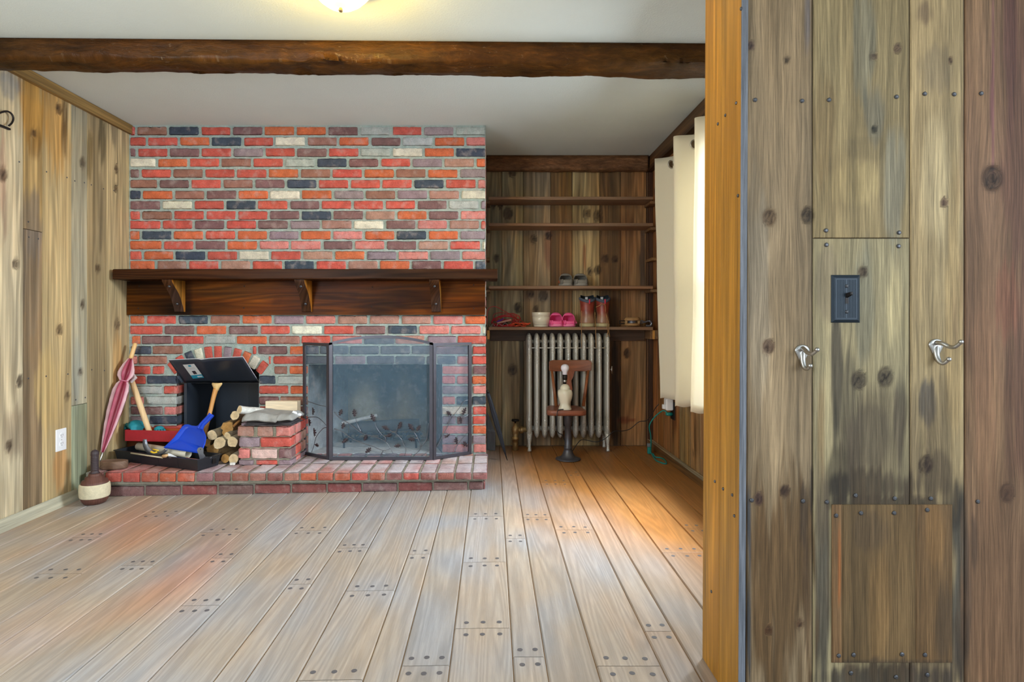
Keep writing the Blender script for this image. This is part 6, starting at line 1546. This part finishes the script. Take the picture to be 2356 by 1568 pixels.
coat_hook('satin metal coat hook nearer the golden post', 1845, 795, [(1847, 801, .004), (1852, 805, .016), (1859, 812, .03), (1867, 814, .042), (1874, 810, .05), (1880, 804, .056)], [(1845, 800, -.008), (1846, 816, .000), (1847, 832, .006), (1851, 845, .014), (1858, 848, .024), (1864, 841, .032)], .98)
coat_hook('satin metal coat hook on the board to the far side of the switch', 2153, 782, [(2155, 788, .004), (2168, 790, .018), (2184, 797, .032), (2195, 798, .044), (2204, 793, .052), (2211, 786, .058)], [(2153, 788, -.008), (2153, 804, .0), (2156, 822, .007), (2163, 833, .016), (2172, 835, .025), (2183, 826, .034)], 1.0)

lx, ly = XU(784, 2.1), 2.1
cl = thing('ceiling_lamp', 'lit frosted glass dome ceiling lamp with a metal finial', 'ceiling lamp', (lx, ly, ZC))
m, N, L, B = new_mat('lit_frosted_glass')
B.inputs['Base Color'].default_value = (*S(250, 240, 200), 1); B.inputs['Roughness'].default_value = .25
B.inputs['Emission Color'].default_value = (1.0, .84, .44, 1); B.inputs['Emission Strength'].default_value = 2.6
tr = nd(N, 'ShaderNodeBsdfTransparent'); mx = nd(N, 'ShaderNodeMixShader'); mx.inputs[0].default_value = .55
L.new(tr.outputs[0], mx.inputs[1]); L.new(B.outputs[0], mx.inputs[2]); L.new(mx.outputs[0], N['Material Output'].inputs['Surface'])
M['litglass'] = m
z_ = lambda v: ZV(v, 2.1)
q = MB(); zb_ = z_(19)
q.lathe((lx, ly, 0), [(.010, zb_), (.030, zb_ + .004), (.055, zb_ + .014), (.078, zb_ + .031), (.098, zb_ + .052), (.115, zb_ + .075), (.120, zb_ + .086), (.117, zb_ + .088)], 40); q.build('glass_dome', M['litglass'], cl)
q = MB(); q.lathe((lx, ly, 0), [(.121, zb_ + .0885), (.126, zb_ + .092), (.126, ZC - .012), (.110, ZC - .001)], 40); q.build('ceiling_pan', M['brass'], cl)
q = MB(); q.lathe((lx, ly, 0), [(.002, z_(28)), (.007, z_(26.5)), (.0085, z_(24)), (.007, z_(21)), (.005, z_(19.5)), (.006, z_(17)), (.022, z_(13)), (.025, z_(8)), (.022, z_(4)), (.008, z_(2))], 20); q.build('finial', M['brass'], cl)
pl_ = bpy.data.lights.new('lamp_bulb_light', 'POINT'); pl_.energy = 46; pl_.color = (1.0, .68, .12); pl_.shadow_soft_size = .03
po = bpy.data.objects.new('lamp_bulb_light', pl_); C.objects.link(po); po.location = (lx, ly, zb_ + .055)
# ------------------------------------------------------------------ camera, light
cam = bpy.data.cameras.new('camera'); co = bpy.data.objects.new('camera', cam); C.objects.link(co)
co.location = (0, 0, H); co.rotation_euler = (PI / 2, 0, 0)
cam.sensor_width = 36; cam.lens = 36 * F / 2356; cam.shift_x = (1178 - CX) / 2356; cam.shift_y = -(784 - CY) / 2356
cam.clip_start = .05
bpy.context.scene.camera = co
sc = bpy.context.scene
sc.view_settings.view_transform = 'Standard'; sc.view_settings.look = 'None'; sc.view_settings.gamma = 1; sc.view_settings.use_curve_mapping = False
sc.view_settings.exposure = 0.0
wd = bpy.data.worlds.new('sky'); sc.world = wd; wd.use_nodes = True
WN, WL = wd.node_tree.nodes, wd.node_tree.links
wtc = WN.new('ShaderNodeTexCoord'); wsx = WN.new('ShaderNodeSeparateXYZ'); WL.new(wtc.outputs['Generated'], wsx.inputs[0])
bg = WN['Background']
WL.new(mix_col(WN, WL, ramp_n(WN, WL, wsx.outputs['Z'], -.12, .06), (.42, .47, .49), (.78, .94, 1.06)), bg.inputs[0])
bg.inputs[1].default_value = 1.8
def area(name, loc, target, sx, sy, power, col):
    l = bpy.data.lights.new(name, 'AREA'); l.shape = 'RECTANGLE'; l.size = sx; l.size_y = sy; l.energy = power; l.color = col
    o = bpy.data.objects.new(name, l); C.objects.link(o); o.location = loc
    o.rotation_euler = (Vector(target) - Vector(loc)).to_track_quat('-Z', 'Y').to_euler(); return o
area('window_daylight', (XR + .75, 2.83, 1.95), (-1.2, 2.98, .40), 1.5, 1.2, 400, (.88, .98, 1.05))
area('room_window_daylight', (2.3, -.6, 1.35), (-.6, 3.0, .4), 1.2, 1.2, 24, (.88, .98, 1.05))
area('alcove_fill_light', (-2.25, .3, 1.45), (.6, 4.4, .9), 1.2, 1.3, 88, (.88, .98, 1.05))  # fill light added at the left wall, brightens the alcove; no window there
sc.cycles.max_bounces = 8; sc.cycles.diffuse_bounces = 4; sc.cycles.transparent_max_bounces = 12
sc.cycles.use_denoising = True; sc.cycles.sample_clamp_indirect = 6
